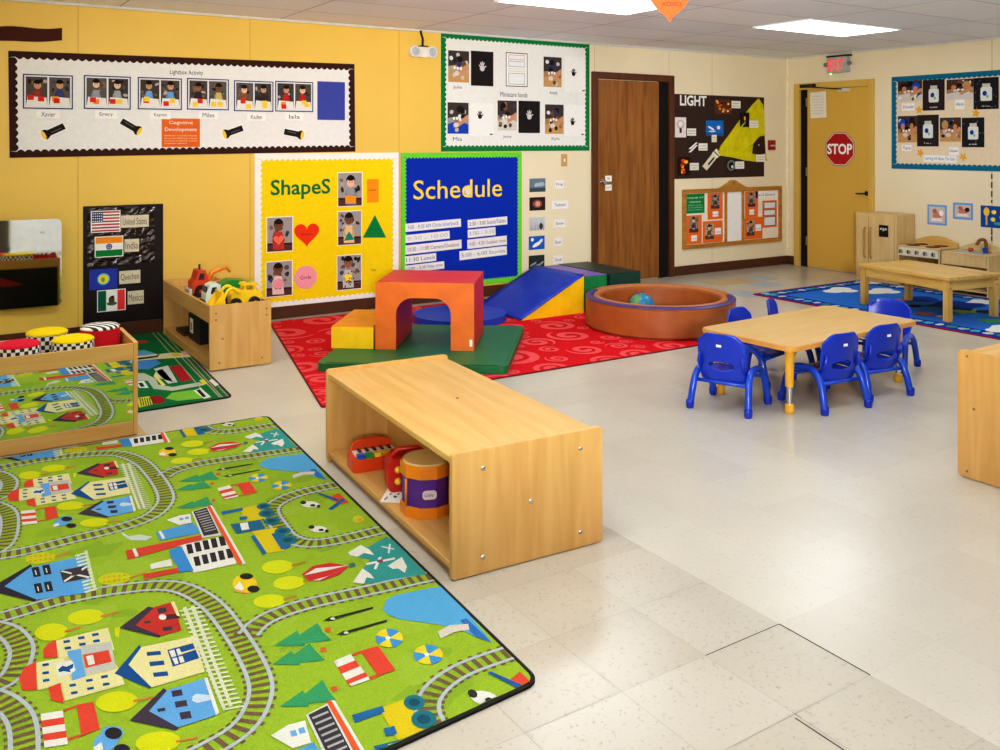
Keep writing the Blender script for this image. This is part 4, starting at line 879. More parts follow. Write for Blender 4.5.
RED, DRED, BLU, NAVY, CREAM, DPUR, YEL, TEAL, GRN2 = (214, 66, 46), (186, 48, 40), (96, 160, 214), (22, 74, 136), (222, 212, 150), (62, 50, 66), (206, 206, 20), (44, 142, 122), (130, 176, 34)
WHT, GREY, TIE, ORG, BRN = (222, 218, 206), (176, 184, 186), (112, 88, 62), (220, 96, 44), (190, 120, 50)
# house group (crop A)
E('A', 3, (206, 196, 120), [(205, 338), (400, 290), (418, 350), (412, 400), (440, 440), (462, 500), (240, 562), (222, 505), (140, 522), (130, 425), (215, 405)])
E('A', 4, CREAM, [(205, 338), (400, 290), (424, 372), (222, 400)]); E('A', 4, CREAM, [(135, 420), (235, 400), (262, 485), (140, 520)]); E('A', 4, CREAM, [(232, 492), (440, 442), (462, 500), (242, 560)])
E('A', 4, RED, [(207, 335), (178, 348), (160, 372), (162, 402), (214, 398)]); E('A', 4, RED, [(134, 415), (92, 436), (70, 475), (82, 522), (136, 520)]); E('A', 4, RED, [(224, 494), (178, 512), (190, 558), (236, 570)])
E('A', 5, WHT, [(205, 422), (282, 408), (290, 462), (215, 472)]); E('A', 5, (190, 188, 176), [(300, 358), (410, 342), (430, 440), (318, 466)])
E('A', 6, NAVY, [(215, 446), (232, 432), (246, 436), (272, 424), (270, 440), (258, 446), (262, 456), (236, 452), (220, 456)])
E('A', 6, BLU, [(248, 378), (300, 368), (306, 420), (318, 470), (268, 488), (264, 460), (280, 450), (272, 420), (256, 405)])
E('A', 7, RED, [(308, 392), (402, 374), (414, 418), (318, 440)]); E('A', 8, WHT, [(318, 398), (344, 392), (352, 426), (328, 432)])
for (x, y) in ((234, 340), (288, 326), (340, 314), (238, 364), (292, 350), (344, 338), (156, 426), (156, 456), (158, 484), (256, 502), (318, 484), (374, 470), (262, 530), (322, 514), (380, 498)): Q('A', 7, NAVY, x, y, x + 24, y + 9)
E('A', 4, DPUR, [(548, 212), (442, 290), (590, 326), (600, 316), (508, 280), (572, 216)]); E('A', 5, DRED, [(502, 282), (572, 214), (632, 196), (656, 240), (672, 300), (596, 320)])
for (a, b, c, d) in ((582, 220, 614, 238), (602, 290, 636, 304), (532, 268, 556, 276)): Q('A', 6, DPUR, a, b, c, d)
Q('A', 6, (70, 40, 40), 612, 244, 664, 262); EL('A', 7, WHT, 602, 252, 14, 10); E('A', 3, YEL, [(425, 290), (445, 286), (440, 326), (426, 320)]); E('A', 6, CREAM, [(632, 196), (646, 194), (668, 250), (655, 246)])
E('A', 4, NAVY, [(516, 354), (424, 460), (556, 516), (562, 508), (478, 430), (524, 366)]); E('A', 5, CREAM, [(476, 428), (524, 362), (720, 322), (758, 454), (562, 512)])
for (a, b, c, d) in ((542, 382, 594, 396), (552, 418, 606, 434), (566, 458, 620, 474)): Q('A', 6, NAVY, a, b, c, d, -.1)
E('A', 6, NAVY, [(620, 374), (714, 348), (738, 404), (640, 436)]); E('A', 7, WHT, [(626, 378), (664, 368), (676, 390), (636, 402)]); E('A', 7, WHT, [(638, 406), (676, 396), (684, 418), (648, 428)]); E('A', 8, NAVY, [(644, 368), (650, 366), (668, 424), (662, 426)]); E('A', 8, CREAM, [(664, 386), (724, 368), (726, 373), (668, 392)])
E('A', 4, DPUR, [(606, 514), (480, 634), (652, 670), (664, 660), (560, 600), (622, 526)]); E('A', 5, BLU, [(552, 600), (620, 522), (760, 478), (802, 614), (660, 660)])
for (a, b, c, d) in ((634, 526, 672, 548), (646, 566, 690, 588), (664, 606, 704, 632), (582, 592, 610, 604)): Q('A', 6, DPUR, a, b, c, d)
E('A', 6, (190, 206, 220), [(712, 548), (726, 536), (790, 542), (796, 556), (730, 570), (712, 562)]); E('A', 6, WHT, [(756, 478), (768, 476), (812, 606), (800, 616)])
for k in range(2): E('A', 4, (212, 212, 178), [(676 + 30 * k, 216 - 4 * k), (690 + 30 * k, 212 - 4 * k), (836 + 26 * k, 588 - 8 * k), (824 + 26 * k, 592 - 8 * k)])
for k in range(24): t = k / 23; x, y = 664 + 160 * t, 222 + 366 * t; E('A', 5, (212, 212, 178), [(x, y + 4), (x + 76, y - 10), (x + 78, y - 4), (x + 2, y + 10)])
for k in range(5): y0 = 610 + 25 * k; E('A', 4, (WHT, RED)[k % 2], [(150 + 3 * k, y0), (232 + 4 * k, y0 - 13), (236 + 4 * k, y0 + 12), (153 + 3 * k, y0 + 25)])
E('A', 4, RED, [(284, 576), (346, 564), (370, 664), (302, 692)]); E('A', 3, RED, [(232, 594), (286, 576), (287, 584), (234, 600)]); E('A', 3, RED, [(248, 700), (300, 684), (302, 690), (250, 708)])
EL('A', 3, BLU, 392, 712, 50, 34, 16, -.4); EL('A', 4, BLU, 416, 680, 42, 26); EL('A', 5, (40, 34, 40), 420, 682, 32, 22); EL('A', 5, (40, 34, 40), 452, 742, 30, 20); E('A', 5, WHT, [(346, 735), (376, 715), (382, 740), (352, 760)])
for (x, y, rx, ry) in ((318, 250, 68, 28), (190, 306, 62, 32), (432, 564, 78, 38), (585, 714, 84, 40)): EL('A', 3, YEL, x, y, rx, ry, 18, -.1); E('A', 3, BRN, [(x + rx * .8, y - 6), (x + rx * 1.75, y - 22), (x + rx * 1.75, y - 14), (x + rx * .8, y + 3)])
# barn, factory and cars (crop D)
E('D', 4, (44, 38, 52), [(110, 588), (-20, 664), (-12, 690), (124, 722), (132, 712), (16, 668), (116, 600)]); E('D', 5, (86, 156, 214), [(108, 600), (300, 558), (322, 634), (316, 690), (130, 715), (16, 668)])
for (a, b) in ((112, 602), (150, 594), (120, 660), (156, 654)): Q('D', 6, (40, 34, 44), a, b, a + 26, b + 34); Q('D', 7, WHT, a + 12, b + 10, a + 16, b + 26)
E('D', 6, (60, 52, 56), [(214, 612), (308, 594), (322, 638), (226, 656)]); E('D', 7, WHT, [(216, 616), (222, 612), (320, 634), (316, 640)]); E('D', 7, WHT, [(306, 596), (312, 600), (232, 654), (226, 650)]); E('D', 8, (60, 52, 56), [(252, 612), (290, 606), (296, 624), (258, 632)])
E('D', 4, (200, 210, 150), [(300, 540), (312, 538), (345, 680), (334, 684)]); E('D', 4, (200, 210, 150), [(274, 560), (286, 556), (318, 690), (308, 694)])
for k in range(12): t = k / 11; x, y = 268 + 34 * t, 556 + 130 * t; E('D', 5, (214, 220, 180), [(x, y), (x + 44, y - 12), (x + 44, y - 6), (x, y + 6)])
E('D', 4, (226, 222, 212), [(640, 520), (800, 488), (846, 586), (692, 620)])
for j in range(2):
    for k in range(5): Q('D', 5, (44, 38, 44), 664 + 29 * k + 26 * j, 519 - 7 * k + 44 * j, 684 + 29 * k + 26 * j, 552 - 7 * k + 44 * j)
E('D', 4, (210, 206, 200), [(684, 400), (742, 382), (790, 484), (722, 494)]); E('D', 5, (54, 48, 56), [(690, 400), (738, 386), (782, 478), (728, 488)])
for k in range(9): x, y = 697 + 4.2 * k, 404 + 8.4 * k; E('D', 6, (170, 166, 164), [(x, y), (x + 40, y - 10), (x + 41, y - 7), (x + 1, y + 3)])
E('D', 5, (226, 84, 40), [(738, 380), (750, 378), (866, 584), (852, 590)]); E('D', 4, WHT, [(750, 378), (758, 378), (878, 586), (866, 590)])
E('D', 4, (76, 146, 200), [(556, 474), (690, 440), (716, 476), (572, 504)]); E('D', 5, WHT, [(566, 472), (576, 470), (590, 496), (580, 499)])
E('D', 4, (204, 62, 46), [(448, 540), (716, 484), (724, 500), (456, 572)]); E('D', 5, WHT, [(472, 534), (484, 532), (496, 560), (484, 563)]); E('D', 4, (204, 62, 46), [(510, 624), (640, 600), (646, 616), (516, 642)]); E('D', 5, (56, 132, 196), [(604, 538), (648, 524), (692, 612), (640, 618), (636, 600), (610, 560)]); E('D', 4, WHT, [(536, 588), (610, 570), (616, 594), (540, 606)])
E('D', 3, WHT, [(595, 430), (640, 414), (680, 408), (684, 440), (640, 448)]); Q('D', 4, BLU, 640, 424, 654, 432); Q('D', 4, BLU, 660, 420, 674, 428)
E('D', 3, (200, 204, 190), [(430, 470), (460, 488), (500, 482), (544, 490), (520, 504), (466, 502), (440, 486)])
for (cx, cy, c2) in ((880, 660, YEL), (226, 440, BLU)):
    if c2 == BLU: continue
    EL('D', 3, (226, 190, 30), cx - 6, cy - 2, 44, 34, 16); EL('D', 5, (40, 34, 30), cx, cy - 28, 24, 11); EL('D', 5, (40, 34, 30), cx + 25, cy + 17, 22, 12); E('D', 4, WHT, [(836, 672), (856, 650), (872, 676), (856, 688)]); E('D', 4, (230, 150, 60), [(838, 676), (890, 690), (880, 694), (836, 686)])
for (x, y, rx, ry, c2) in ((145, 566, 56, 20, (190, 196, 24)), (408, 640, 60, 22, (190, 196, 24))):
    EL('D', 3, c2, x, y, rx, ry, 18, -.1)
    for k in range(10): EL('D', 5, (226, 120, 40), x + (k % 5 - 2) * 18, y + (k // 5 - .5) * 16 - (k % 5 - 2) * 2, 5, 3, 6)
    E('D', 3, BRN, [(x + rx * .9, y - 6), (x + rx * 1.9, y - 26), (x + rx * 1.9, y - 20), (x + rx * .9, y)])
# balloon, mountains, pond, trees, tractor (crop B)
E('B', 4, (198, 46, 46), [(256, 546), (290, 520), (345, 510), (402, 520), (372, 548), (320, 566), (280, 568)]); E('B', 5, WHT, [(262, 550), (300, 528), (400, 519), (330, 536)]); E('B', 5, WHT, [(290, 566), (340, 552), (398, 522), (352, 546), (310, 566)]); E('B', 4, (66, 110, 104), [(402, 513), (420, 510), (424, 522), (406, 526)])
E('B', 3, (52, 146, 140), [(405, 488), (440, 455), (462, 462), (520, 428), (558, 448), (600, 500), (646, 545), (540, 562), (446, 578), (416, 572), (448, 528), (470, 500)])
for p in ([(400, 478), (440, 455), (466, 468), (482, 486), (450, 480), (430, 492), (408, 488)], [(414, 572), (446, 528), (470, 545), (482, 560), (458, 556), (450, 576)], [(524, 520), (568, 492), (584, 522), (578, 542), (556, 528), (540, 530)]): E('B', 4, WHT, p)
E('B', 5, WHT, [(456, 512), (546, 494), (548, 500), (458, 518)]); E('B', 5, WHT, [(496, 494), (506, 492), (488, 532), (480, 530)]); EL('B', 6, (120, 70, 90), 500, 506, 10, 5); E('B', 5, (200, 210, 206), [(505, 458), (545, 466), (543, 470), (505, 462)]); E('B', 5, (200, 210, 206), [(528, 452), (534, 452), (530, 482), (524, 480)])
E('B', 3, (84, 160, 206), [(508, 655), (520, 628), (545, 612), (605, 600), (640, 592), (690, 584), (760, 650), (850, 760), (800, 742), (760, 722), (690, 704), (620, 694), (560, 686), (524, 672)])
E('B', 4, (44, 106, 176), [(750, 690), (770, 684), (850, 760), (800, 742), (776, 720)]); E('B', 5, (206, 196, 180), [(680, 726), (718, 706), (776, 702), (780, 720), (730, 728), (690, 748)])
for (x0, y0, x1, y1) in ((336, 688, 478, 650), (378, 732, 522, 690)): E('B', 4, (44, 44, 36), [(x0, y0 - 4), (x1, y1 - 2), (x1, y1 + 4), (x0 + 4, y0 + 4)]); E('B', 5, (44, 44, 36), [(x0 - 14, y0 + 4), (x0 + 12, y0 - 10), (x0 + 20, y0 + 4)]); EL('B', 6, WHT, x0 + 16, y0 - 2, 8, 4, 8)
for (x, y) in ((180, 523), (216, 573), (154, 630)): EL('B', 3, (204, 208, 24), x, y, 50, 21, 18, -.08); E('B', 3, (170, 130, 40), [(x + 44, y - 8), (x + 86, y - 20), (x + 86, y - 13), (x + 44, y)])
E('B', 5, (36, 96, 130), [(32, 390), (126, 376), (142, 404), (52, 420)]); E('B', 6, WHT, [(62, 388), (86, 384), (92, 406), (68, 410)])
E('B', 4, (212, 186, 24), [(62, 342), (122, 328), (142, 372), (84, 382)]); E('B', 4, (212, 186, 24), [(100, 412), (178, 400), (200, 472), (140, 482)])
E('B', 4, (34, 96, 150), [(4, 350), (70, 338), (72, 346), (6, 360)]); E('B', 5, (34, 96, 150), [(96, 428), (108, 424), (146, 480), (134, 486)]); E('B', 5, (34, 96, 150), [(60, 368), (84, 364), (86, 374), (62, 378)]); E('B', 5, (34, 96, 150), [(160, 420), (196, 412), (222, 462), (192, 470)])
for (x, y, rx, ry) in ((136, 334, 22, 10), (146, 356, 26, 12), (162, 380, 26, 12), (196, 412, 26, 12), (212, 440, 30, 14)): EL('B', 6, (30, 108, 120), x, y, rx, ry, 14, -.1); EL('B', 7, (24, 74, 96), x, y, rx * .55, ry * .5, 10, -.1)
for (x, y) in ((282, 328), (308, 405)): EL('B', 4, WHT, x, y, 28, 10, 12, .05); EL('B', 5, (50, 46, 46), x - 22, y - 6, 10, 6, 8); EL('B', 5, (50, 46, 46), x + 8, y + 3, 9, 4, 8); EL('B', 5, (50, 46, 46), x + 26, y + 6, 6, 5, 8)
E('B', 5, (30, 84, 146), [(304, 294), (312, 292), (372, 312), (364, 318)]); E('B', 5, (30, 84, 146), [(338, 342), (384, 308), (392, 314), (348, 346)]); E('B', 4, (210, 70, 46), [(338, 306), (372, 292), (404, 322), (374, 328)]); EL('B', 4, (196, 196, 30), 432, 374, 18, 12, 12); EL('B', 5, (226, 150, 50), 438, 376, 8, 6, 8)
# parasols, stall, pine trees (crop C)
for (cx, cy, rx, ry) in ((466, 246, 43, 29), (588, 298, 46, 31)):
    for k in range(6):
        a0, a1 = 2 * PI * k / 6 + .3, 2 * PI * (k + 1) / 6 + .3
        E('C', 4, ((60, 140, 196), (226, 200, 40))[k % 2], [(cx, cy)] + [(cx + rx * math.cos(a0 + (a1 - a0) * j / 5), cy + ry * math.sin(a0 + (a1 - a0) * j / 5)) for j in range(6)])
    EL('C', 5, WHT, cx - 4, cy, 8, 6, 8)
for k in range(4): E('C', 4, (WHT, RED, WHT, RED)[k], [(292 + 13 * k, 318 + 20 * k), (346 + 15 * k, 296 + 19 * k), (360 + 15 * k, 316 + 19 * k), (304 + 13 * k, 338 + 20 * k)])
E('C', 4, WHT, [(340, 390), (400, 366), (406, 376), (348, 396)]); E('C', 4, RED, [(376, 286), (432, 270), (486, 346), (432, 364)]); E('C', 3, RED, [(346, 298), (378, 284), (382, 290), (350, 304)]); E('C', 3, RED, [(396, 370), (432, 358), (436, 364), (400, 378)])
for p, (tx, ty) in (([(104, 270), (180, 222), (186, 236), (242, 198), (258, 226), (286, 252), (200, 262), (204, 270)], (272, 220)), ([(102, 328), (160, 286), (170, 296), (218, 262), (240, 290), (266, 314), (186, 322), (188, 330)], (258, 282)), ([(124, 460), (196, 410), (204, 420), (258, 376), (276, 410), (302, 442), (214, 450), (214, 460)], (292, 404))):
    E('C', 3, (52, 146, 92), p); Q('C', 3, (206, 90, 50), tx - 8, ty - 6, tx + 10, ty + 8)
def offs(line, d):
    out = []
    for i in range(len(line)):
        a = Vector(line[max(0, i - 1)]); b = Vector(line[min(len(line) - 1, i + 1)]); t = (b - a).normalized(); out.append((line[i][0] - t.y * d, line[i][1] + t.x * d))
    return out
TRK = [0]
def track(line, gauge=.058):
    TRK[0] += 1
    line = smooth_line(line, 10)
    L = [line[0]]; acc = 0; step = .03
    for i in range(1, len(line)):      # resample
        a, b = Vector(line[i - 1]), Vector(line[i]); d = (b - a).length; 
        while acc + d >= step:
            a = a + (b - a).normalized() * (step - acc); L.append(tuple(a)); d = (b - a).length; acc = 0
        acc += d
    for i in range(0, len(L)):
        a = Vector(L[max(0, i - 1)]); b = Vector(L[min(len(L) - 1, i + 1)]); t = (b - a).normalized(); nn = Vector((-t.y, t.x)); p = Vector(L[i]); w = gauge * .5 + .014
        elems.append((1 + .06 * TRK[0], TIE, [tuple(p + nn * w - t * .007), tuple(p + nn * w + t * .007), tuple(p - nn * w + t * .007), tuple(p - nn * w - t * .007)]))
    for s_ in (-1, 1):
        o = offs(L, s_ * gauge / 2); oa = offs(o, -.0055); ob = offs(o, .0055)
        for i in range(len(o) - 1): elems.append((2 + .06 * TRK[0] + .03 * (s_ > 0), GREY, [oa[i], oa[i + 1], ob[i + 1], ob[i]]))
tw = lambda c, pts: [W(c, *p) for p in pts]
track(tw('D', [(-140, 268), (0, 242), (150, 213), (300, 195), (420, 192), (500, 220), (552, 272), (588, 330), (586, 372), (530, 420), (400, 464), (250, 500), (100, 538), (-20, 560), (-120, 580)]))
track(tw('D', [(-60, 258), (0, 268), (32, 292), (28, 318), (0, 345), (-70, 366)])); track(tw('D', [(-70, 366), (-10, 380), (30, 410), (32, 470), (10, 520), (-40, 550)]))
track(tw('B', [(88, 735), (120, 700), (180, 668), (290, 634), (480, 592), (640, 556), (700, 545)]))
track(tw('B', [(420, 256), (340, 270), (245, 292), (180, 320), (158, 350), (185, 395), (215, 430), (270, 448), (350, 442), (490, 410), (560, 392)]))
RQ = [(-1.25, 1.77), (1.378, 1.945), (1.52, 4.61), (-1.25, 4.655)]
mb = MB(); RH = .008
inner = rug_slab(mb, RQ, RH, rp((146, 176, 40)), mat((30, 28, 26), .9), .05, .012)
g = random.Random(11)
for k in range(90):
    cx, cy = g.uniform(-.3, 1.5), g.uniform(1.9, 4.6); r = g.uniform(.03, .11); n = 11
    elems_p = clip([(cx + r * g.uniform(.6, 1.2) * math.cos(2 * PI * i / n), cy + r * g.uniform(.5, 1.0) * math.sin(2 * PI * i / n)) for i in range(n)], inner)
    if len(elems_p) > 2: mb.flat(SF, elems_p, RH + .00015 + .000002 * k, rp(g.choice([(134, 166, 40), (150, 178, 48), (140, 170, 36)])))
cols = {}
for ei, (lay, col, pts) in enumerate(elems):
    eo = min(ei, 420) * 8e-7
    for k in (-2, -1, 0, 1, 2):
        for kx in (0, -1):
            dx, dy = T[0] * k - 1.36 * kx * -1 if kx else T[0] * k, T[1] * k + (.07 * kx if kx else 0)
            if kx: dx = T[0] * k - 1.36
            q = [(p[0] + dx, p[1] + dy) for p in pts]
            if max(p[1] for p in q) < 1.7 or min(p[1] for p in q) > 4.7 or max(p[0] for p in q) < -1.3: continue
            q = clip(q, inner) if any(not (-1.1 < p[0] < 1.3 and 2.0 < p[1] < 4.55) for p in q) else q
            if len(q) > 2: mb.flat(SF, q, RH + .0005 + .00035 * lay + eo, rp(col))
o = mb.build('play_rug'); tag(o, 'large lime green play rug printed with train tracks, houses and ponds', 'rug')

# ---- red swirl rug
mb = MB(); red = pile((204, 26, 34)); redl = pile((222, 84, 86))
RR = [U(318, 399), (4.66, 4.58), (5.2, 6.98), U(269, 323)]
RR[0] = (1.81, 4.6)
inner = rug_slab(mb, RR, .008, red, mat((120, 14, 20), .9), .03, .01)
g = random.Random(4); spots = []
for k in range(4000):
    cx, cy = g.uniform(1.8, 5.2), g.uniform(4.5, 7.0); R = g.choice([.23, .18, .14]) if k < 700 else g.choice([.12, .09, .06])
    if any((cx - a) ** 2 + (cy - b) ** 2 < (R + c) ** 2 * .94 for a, b, c in spots): continue
    spots.append((cx, cy, R))
    n = 30; turns = 1.6; rot = g.uniform(0, 6.28); sgn = g.choice((-1, 1))
    for i in range(n):
        t0, t1 = i / n, (i + 1) / n
        def sp(t, w): a = rot + sgn * 2 * PI * turns * t; rr = R * (.12 + .82 * t) + w; return (cx + rr * math.cos(a), cy + rr * math.sin(a))
        w0, w1 = R * .19 * (1 - .3 * t0) * min(1, (1.02 - t0) * 6), R * .19 * (1 - .3 * t1) * min(1, (1.02 - t1) * 6); q = clip_q = [sp(t0, -w0), sp(t1, -w1), sp(t1, w1), sp(t0, w0)]
        if sgn < 0: q = q[::-1]
        q = clip(q, inner)
        if len(q) > 2: mb.flat(SF, q, .0086 + 8e-7 * len(spots) , redl)
tag(mb.build('swirl_rug'), 'bright red rug with paler red swirls under the soft play blocks', 'rug')

# ---- green road rug
mb = MB(); RG = [(.62, 5.04), (1.469, 5.064), (1.56, 7.10), (.62, 7.10)]
inner = rug_slab(mb, RG, .007, pile((20, 104, 54)), mat((18, 30, 22), .9), .05, .012)
K = scale_from(0, 310, .24)
def GE(lay, col, pts):
    q = clip(pts if pts and not isinstance(pts[0], str) else pts, inner)
    q2 = q
    if len(q2) > 2: mb.flat(SF, q2, .0072 + .0003 * lay, pile(col))
def ccw(p): return p
def G9(lay, col, pts): GE(lay, col, [U(*K(*p)) for p in pts])
for a in ((628, 92, 868, 372), (646, 90, 912, 368)):
    G9(1, (150, 150, 120), [(a[0], a[1]), (a[0] + 5, a[1]), (a[2] + 8, a[3]), (a[2], a[3])])
for a in ((672, 90, 926, 372), (690, 90, 948, 366)): G9(1, (170, 130, 120), [(a[0], a[1]), (a[0] + 4, a[1]), (a[2] + 6, a[3]), (a[2], a[3])])
G9(2, (206, 200, 160), [(540, 200), (720, 182), (790, 186), (800, 200), (740, 204), (560, 216)]); G9(3, (200, 190, 60), [(708, 186), (740, 182), (756, 196), (724, 200)]); G9(3, (206, 160, 150), [(752, 178), (780, 174), (796, 188), (766, 194)])
G9(1, (90, 150, 190), [(540, 180), (600, 170), (650, 186), (672, 200), (600, 200), (540, 210)]); G9(1, (70, 130, 190), [(540, 220), (640, 206), (672, 226), (620, 252), (560, 250)])
G9(1, (174, 182, 160), [(520, 270), (600, 268), (648, 290), (660, 316), (720, 326), (830, 306), (850, 318), (720, 342), (640, 334), (616, 300), (540, 296)]); G9(2, (214, 206, 110), [(640, 280), (652, 278), (690, 318), (676, 322)])
G9(1, (186, 192, 180), [(640, 250), (700, 236), (740, 306), (700, 312)]); G9(2, (160, 34, 36), [(706, 240), (752, 234), (800, 296), (756, 304)]); G9(1, (206, 200, 160), [(640, 282), (650, 260), (676, 250), (724, 306)])
G9(1, (120, 176, 60), [(690, 374), (716, 350), (820, 336), (856, 372), (740, 384)]); G9(2, (206, 210, 190), [(806, 342), (836, 330), (880, 368), (850, 376)]); G9(3, (30, 34, 30), [(818, 340), (832, 336), (860, 366), (846, 370)])
G9(2, (140, 30, 34), [(622, 366), (664, 362), (690, 380), (680, 392), (640, 398)]); G9(1, (190, 190, 60), [(570, 372), (622, 364), (644, 398), (580, 412)])
for k in range(6): G9(3, (40, 36, 30), [(580 + 10 * k, 372), (584 + 10 * k, 372), (592 + 10 * k, 406), (588 + 10 * k, 406)])
G9(2, (180, 50, 50), [(575, 134), (600, 130), (622, 136), (600, 142), (576, 144)]); G9(2, (30, 40, 34), [(560, 206), (650, 196), (660, 188), (666, 190), (654, 202), (562, 214)]); G9(3, (206, 200, 190), [(870, 300), (884, 292), (912, 316), (898, 324)]); G9(3, (200, 190, 60), [(830, 298), (850, 294), (866, 312), (846, 318)])
G9(1, (200, 214, 210), [(560, 300), (600, 300), (620, 330), (580, 330)]); G9(2, (30, 40, 36), [(575, 310), (592, 308), (604, 324), (588, 326)])
tag(mb.build('road_map_rug'), 'dark green road map rug under the toy truck shelf', 'rug')

# ---- blue classroom rug by the toy kitchen
mb = MB(); x0, x1, y0, y1 = 6.58, 8.22, 2.6, 5.86; RB_ = [(x0, y0), (x1, y0), (x1, y1), (x0, y1)]
rug_slab(mb, RB_, .008, pile((22, 52, 150)), pile((150, 28, 44)), .05, .022)
bw = .21; inner = [(x0 + bw, y0 + bw), (x1 - bw, y0 + bw), (x1 - bw, y1 - bw), (x0 + bw, y1 - bw)]
mb.flat(SF, inner, .0085, pile((48, 112, 196)))
g = random.Random(8)
BN = [0]
def blob(cx, cy, r, col, lay, n=16, j=.2):
    BN[0] += 1
    q = clip([(cx + r * g.uniform(1 - j, 1 + j) * math.cos(2 * PI * i / n), cy + .8 * r * g.uniform(1 - j, 1 + j) * math.sin(2 * PI * i / n)) for i in range(n)], [(x0 + .03, y0 + .03), (x1 - .03, y0 + .03), (x1 - .03, y1 - .03), (x0 + .03, y1 - .03)])
    if len(q) > 2: mb.flat(SF, q, .0088 + .0003 * lay + .000008 * BN[0], pile(col))
for (px, py, r) in ((838, 291, .20), (880, 292, .20), (906, 287, .15), (978, 303, .16), (870, 283, .14), (1000, 330, .16)):
    cx, cy = U(px, py)
    for dx, dy in ((0, 0), (.5, .2), (-.5, -.1), (.2, -.4)): blob(cx + dx * r, cy + dy * r, r * .55, (226, 226, 218), 2, 12, .08)
for (px, py, r, c2) in ((920, 300, .18, (26, 60, 140)), (955, 306, .26, (24, 52, 130)), (965, 312, .12, (140, 170, 60)), (935, 308, .10, (60, 130, 80)), (925, 315, .08, (170, 90, 60)), (985, 313, .09, (40, 50, 60)), (900, 301, .07, (190, 110, 60)), (945, 318, .07, (200, 150, 60)), (915, 307, .08, (40, 44, 50)), (990, 322, .1, (70, 150, 90)), (1010, 316, .12, (30, 60, 140))): blob(*U(px, py), r, c2, 4 + r, 12, .3)
for k in range(34):
    t = k / 34
    for (cx, cy) in ((x0 + .12, y0 + (y1 - y0) * t), (x1 - .12, y0 + (y1 - y0) * t)): blob(cx, cy + .03, .045, ((80, 170, 190), (150, 190, 200), (60, 140, 110), (200, 200, 190))[k % 4], 3, 9, .35)
for k in range(16):
    for cy in (y1 - .12, y0 + .12): blob(x0 + .1 + (x1 - x0 - .2) * k / 15, cy, .045, ((80, 170, 190), (60, 140, 110), (190, 200, 200))[k % 3], 3, 9, .35)
tag(mb.build('ocean_rug'), 'bright blue rug with white clouds and dark red edging under the pine table', 'rug')
# ================================================================== SOFT PLAY
ORGV, REDV, GRNV, BLUV, YELV, PURV, DGRV = (214, 108, 36), (206, 34, 42), (22, 106, 58), (18, 52, 168), (236, 192, 24), (122, 92, 178), (18, 56, 48)
Z0 = .009
def rotbox(c, ang):  # local -> world
    ca, sa = math.cos(ang), math.sin(ang)
    return lambda x, y, z: (c[0] + x * ca - y * sa, c[1] + x * sa + y * ca, z)
# green mat: bottom corner and two edges
B0 = Vector((3.02, 4.62)); e1 = (Vector((3.8, 5.58)) - B0); e2 = (Vector((2.06, 5.33)) - B0)
MT = .05
fm = lambda a, b, t: (*(B0 + e1 * a + e2 * b), t)
root = empty('foam_mat', (B0.x + (e1.x + e2.x) / 2, B0.y + (e1.y + e2.y) / 2, Z0), 'green vinyl foam mat lying flat under the red and orange tunnel', 'foam mat')
mb = MB(); q = [fm(a, b, 0)[:2] for a, b in rrect(0, 0, 1, 1, .04, 4)]; mb.prism(q, SF.p, Z0, Z0 + MT, vinyl(GRNV)); mb.build('mat_body', root, bevel=.012, seg=3)
mb = MB(); L = [fm(t, .012, Z0 + MT + .001) for t in (.05, .95)]; mb.tube(L, .0025, mat((14, 84, 44), .5), 6); L = [fm(.012, t, Z0 + MT + .001) for t in (.05, .95)]; mb.tube(L, .0025, mat((14, 84, 44), .5), 6); mb.build('seam_piping', root)
ZB = Z0 + MT + .001
# tunnel
FL = Vector((2.537, 5.484)); FR = Vector((3.059, 5.08)); w = (FR - FL).normalized(); dvec = Vector((-w.y, w.x)); TWd = (FR - FL).length; TD = .58; TH = .445
ft = lambda a, b, t: (FL.x + w.x * a + dvec.x * t, FL.y + w.y * a + dvec.y * t, ZB + b)
root = empty('foam_tunnel', ft(TWd / 2, 0, TD / 2), 'red foam arch block with an orange front standing on the green mat', 'foam arch')
lo, ro, ah, ar = TWd * .21, TWd * .765, TH * .77, .11
arch = [(0, 0), (lo, 0), (lo, ah - ar)] + [(lo + ar - ar * math.cos(PI / 2 * i / 8), ah - ar + ar * math.sin(PI / 2 * i / 8)) for i in range(1, 9)] + [(ro - ar + ar * math.sin(PI / 2 * i / 8), ah - ar + ar * math.cos(PI / 2 * i / 8)) for i in range(0, 9)] + [(ro, 0), (TWd, 0), (TWd, TH), (0, TH)]
mb = MB(); mb.prism(arch[::-1], lambda a, b, t: ft(a, b, t), .004, TD, vinyl(REDV)); mb.build('arch_body', root, bevel=.008, seg=2)
mb = MB(); mb.prism(arch[::-1], lambda a, b, t: ft(a, b, t), -.004, .0035, vinyl(ORGV)); tag(mb.build('front_cover', root, bevel=.002), 'orange vinyl front')
mb = MB(); mb.prism([(TWd - .03, .03), (TWd - .012, .03), (TWd - .012, .075), (TWd - .03, .075)], ft, -.0065, -.0045, WHITE); tag(mb.build('care_tag', root), 'small white sewn tag')
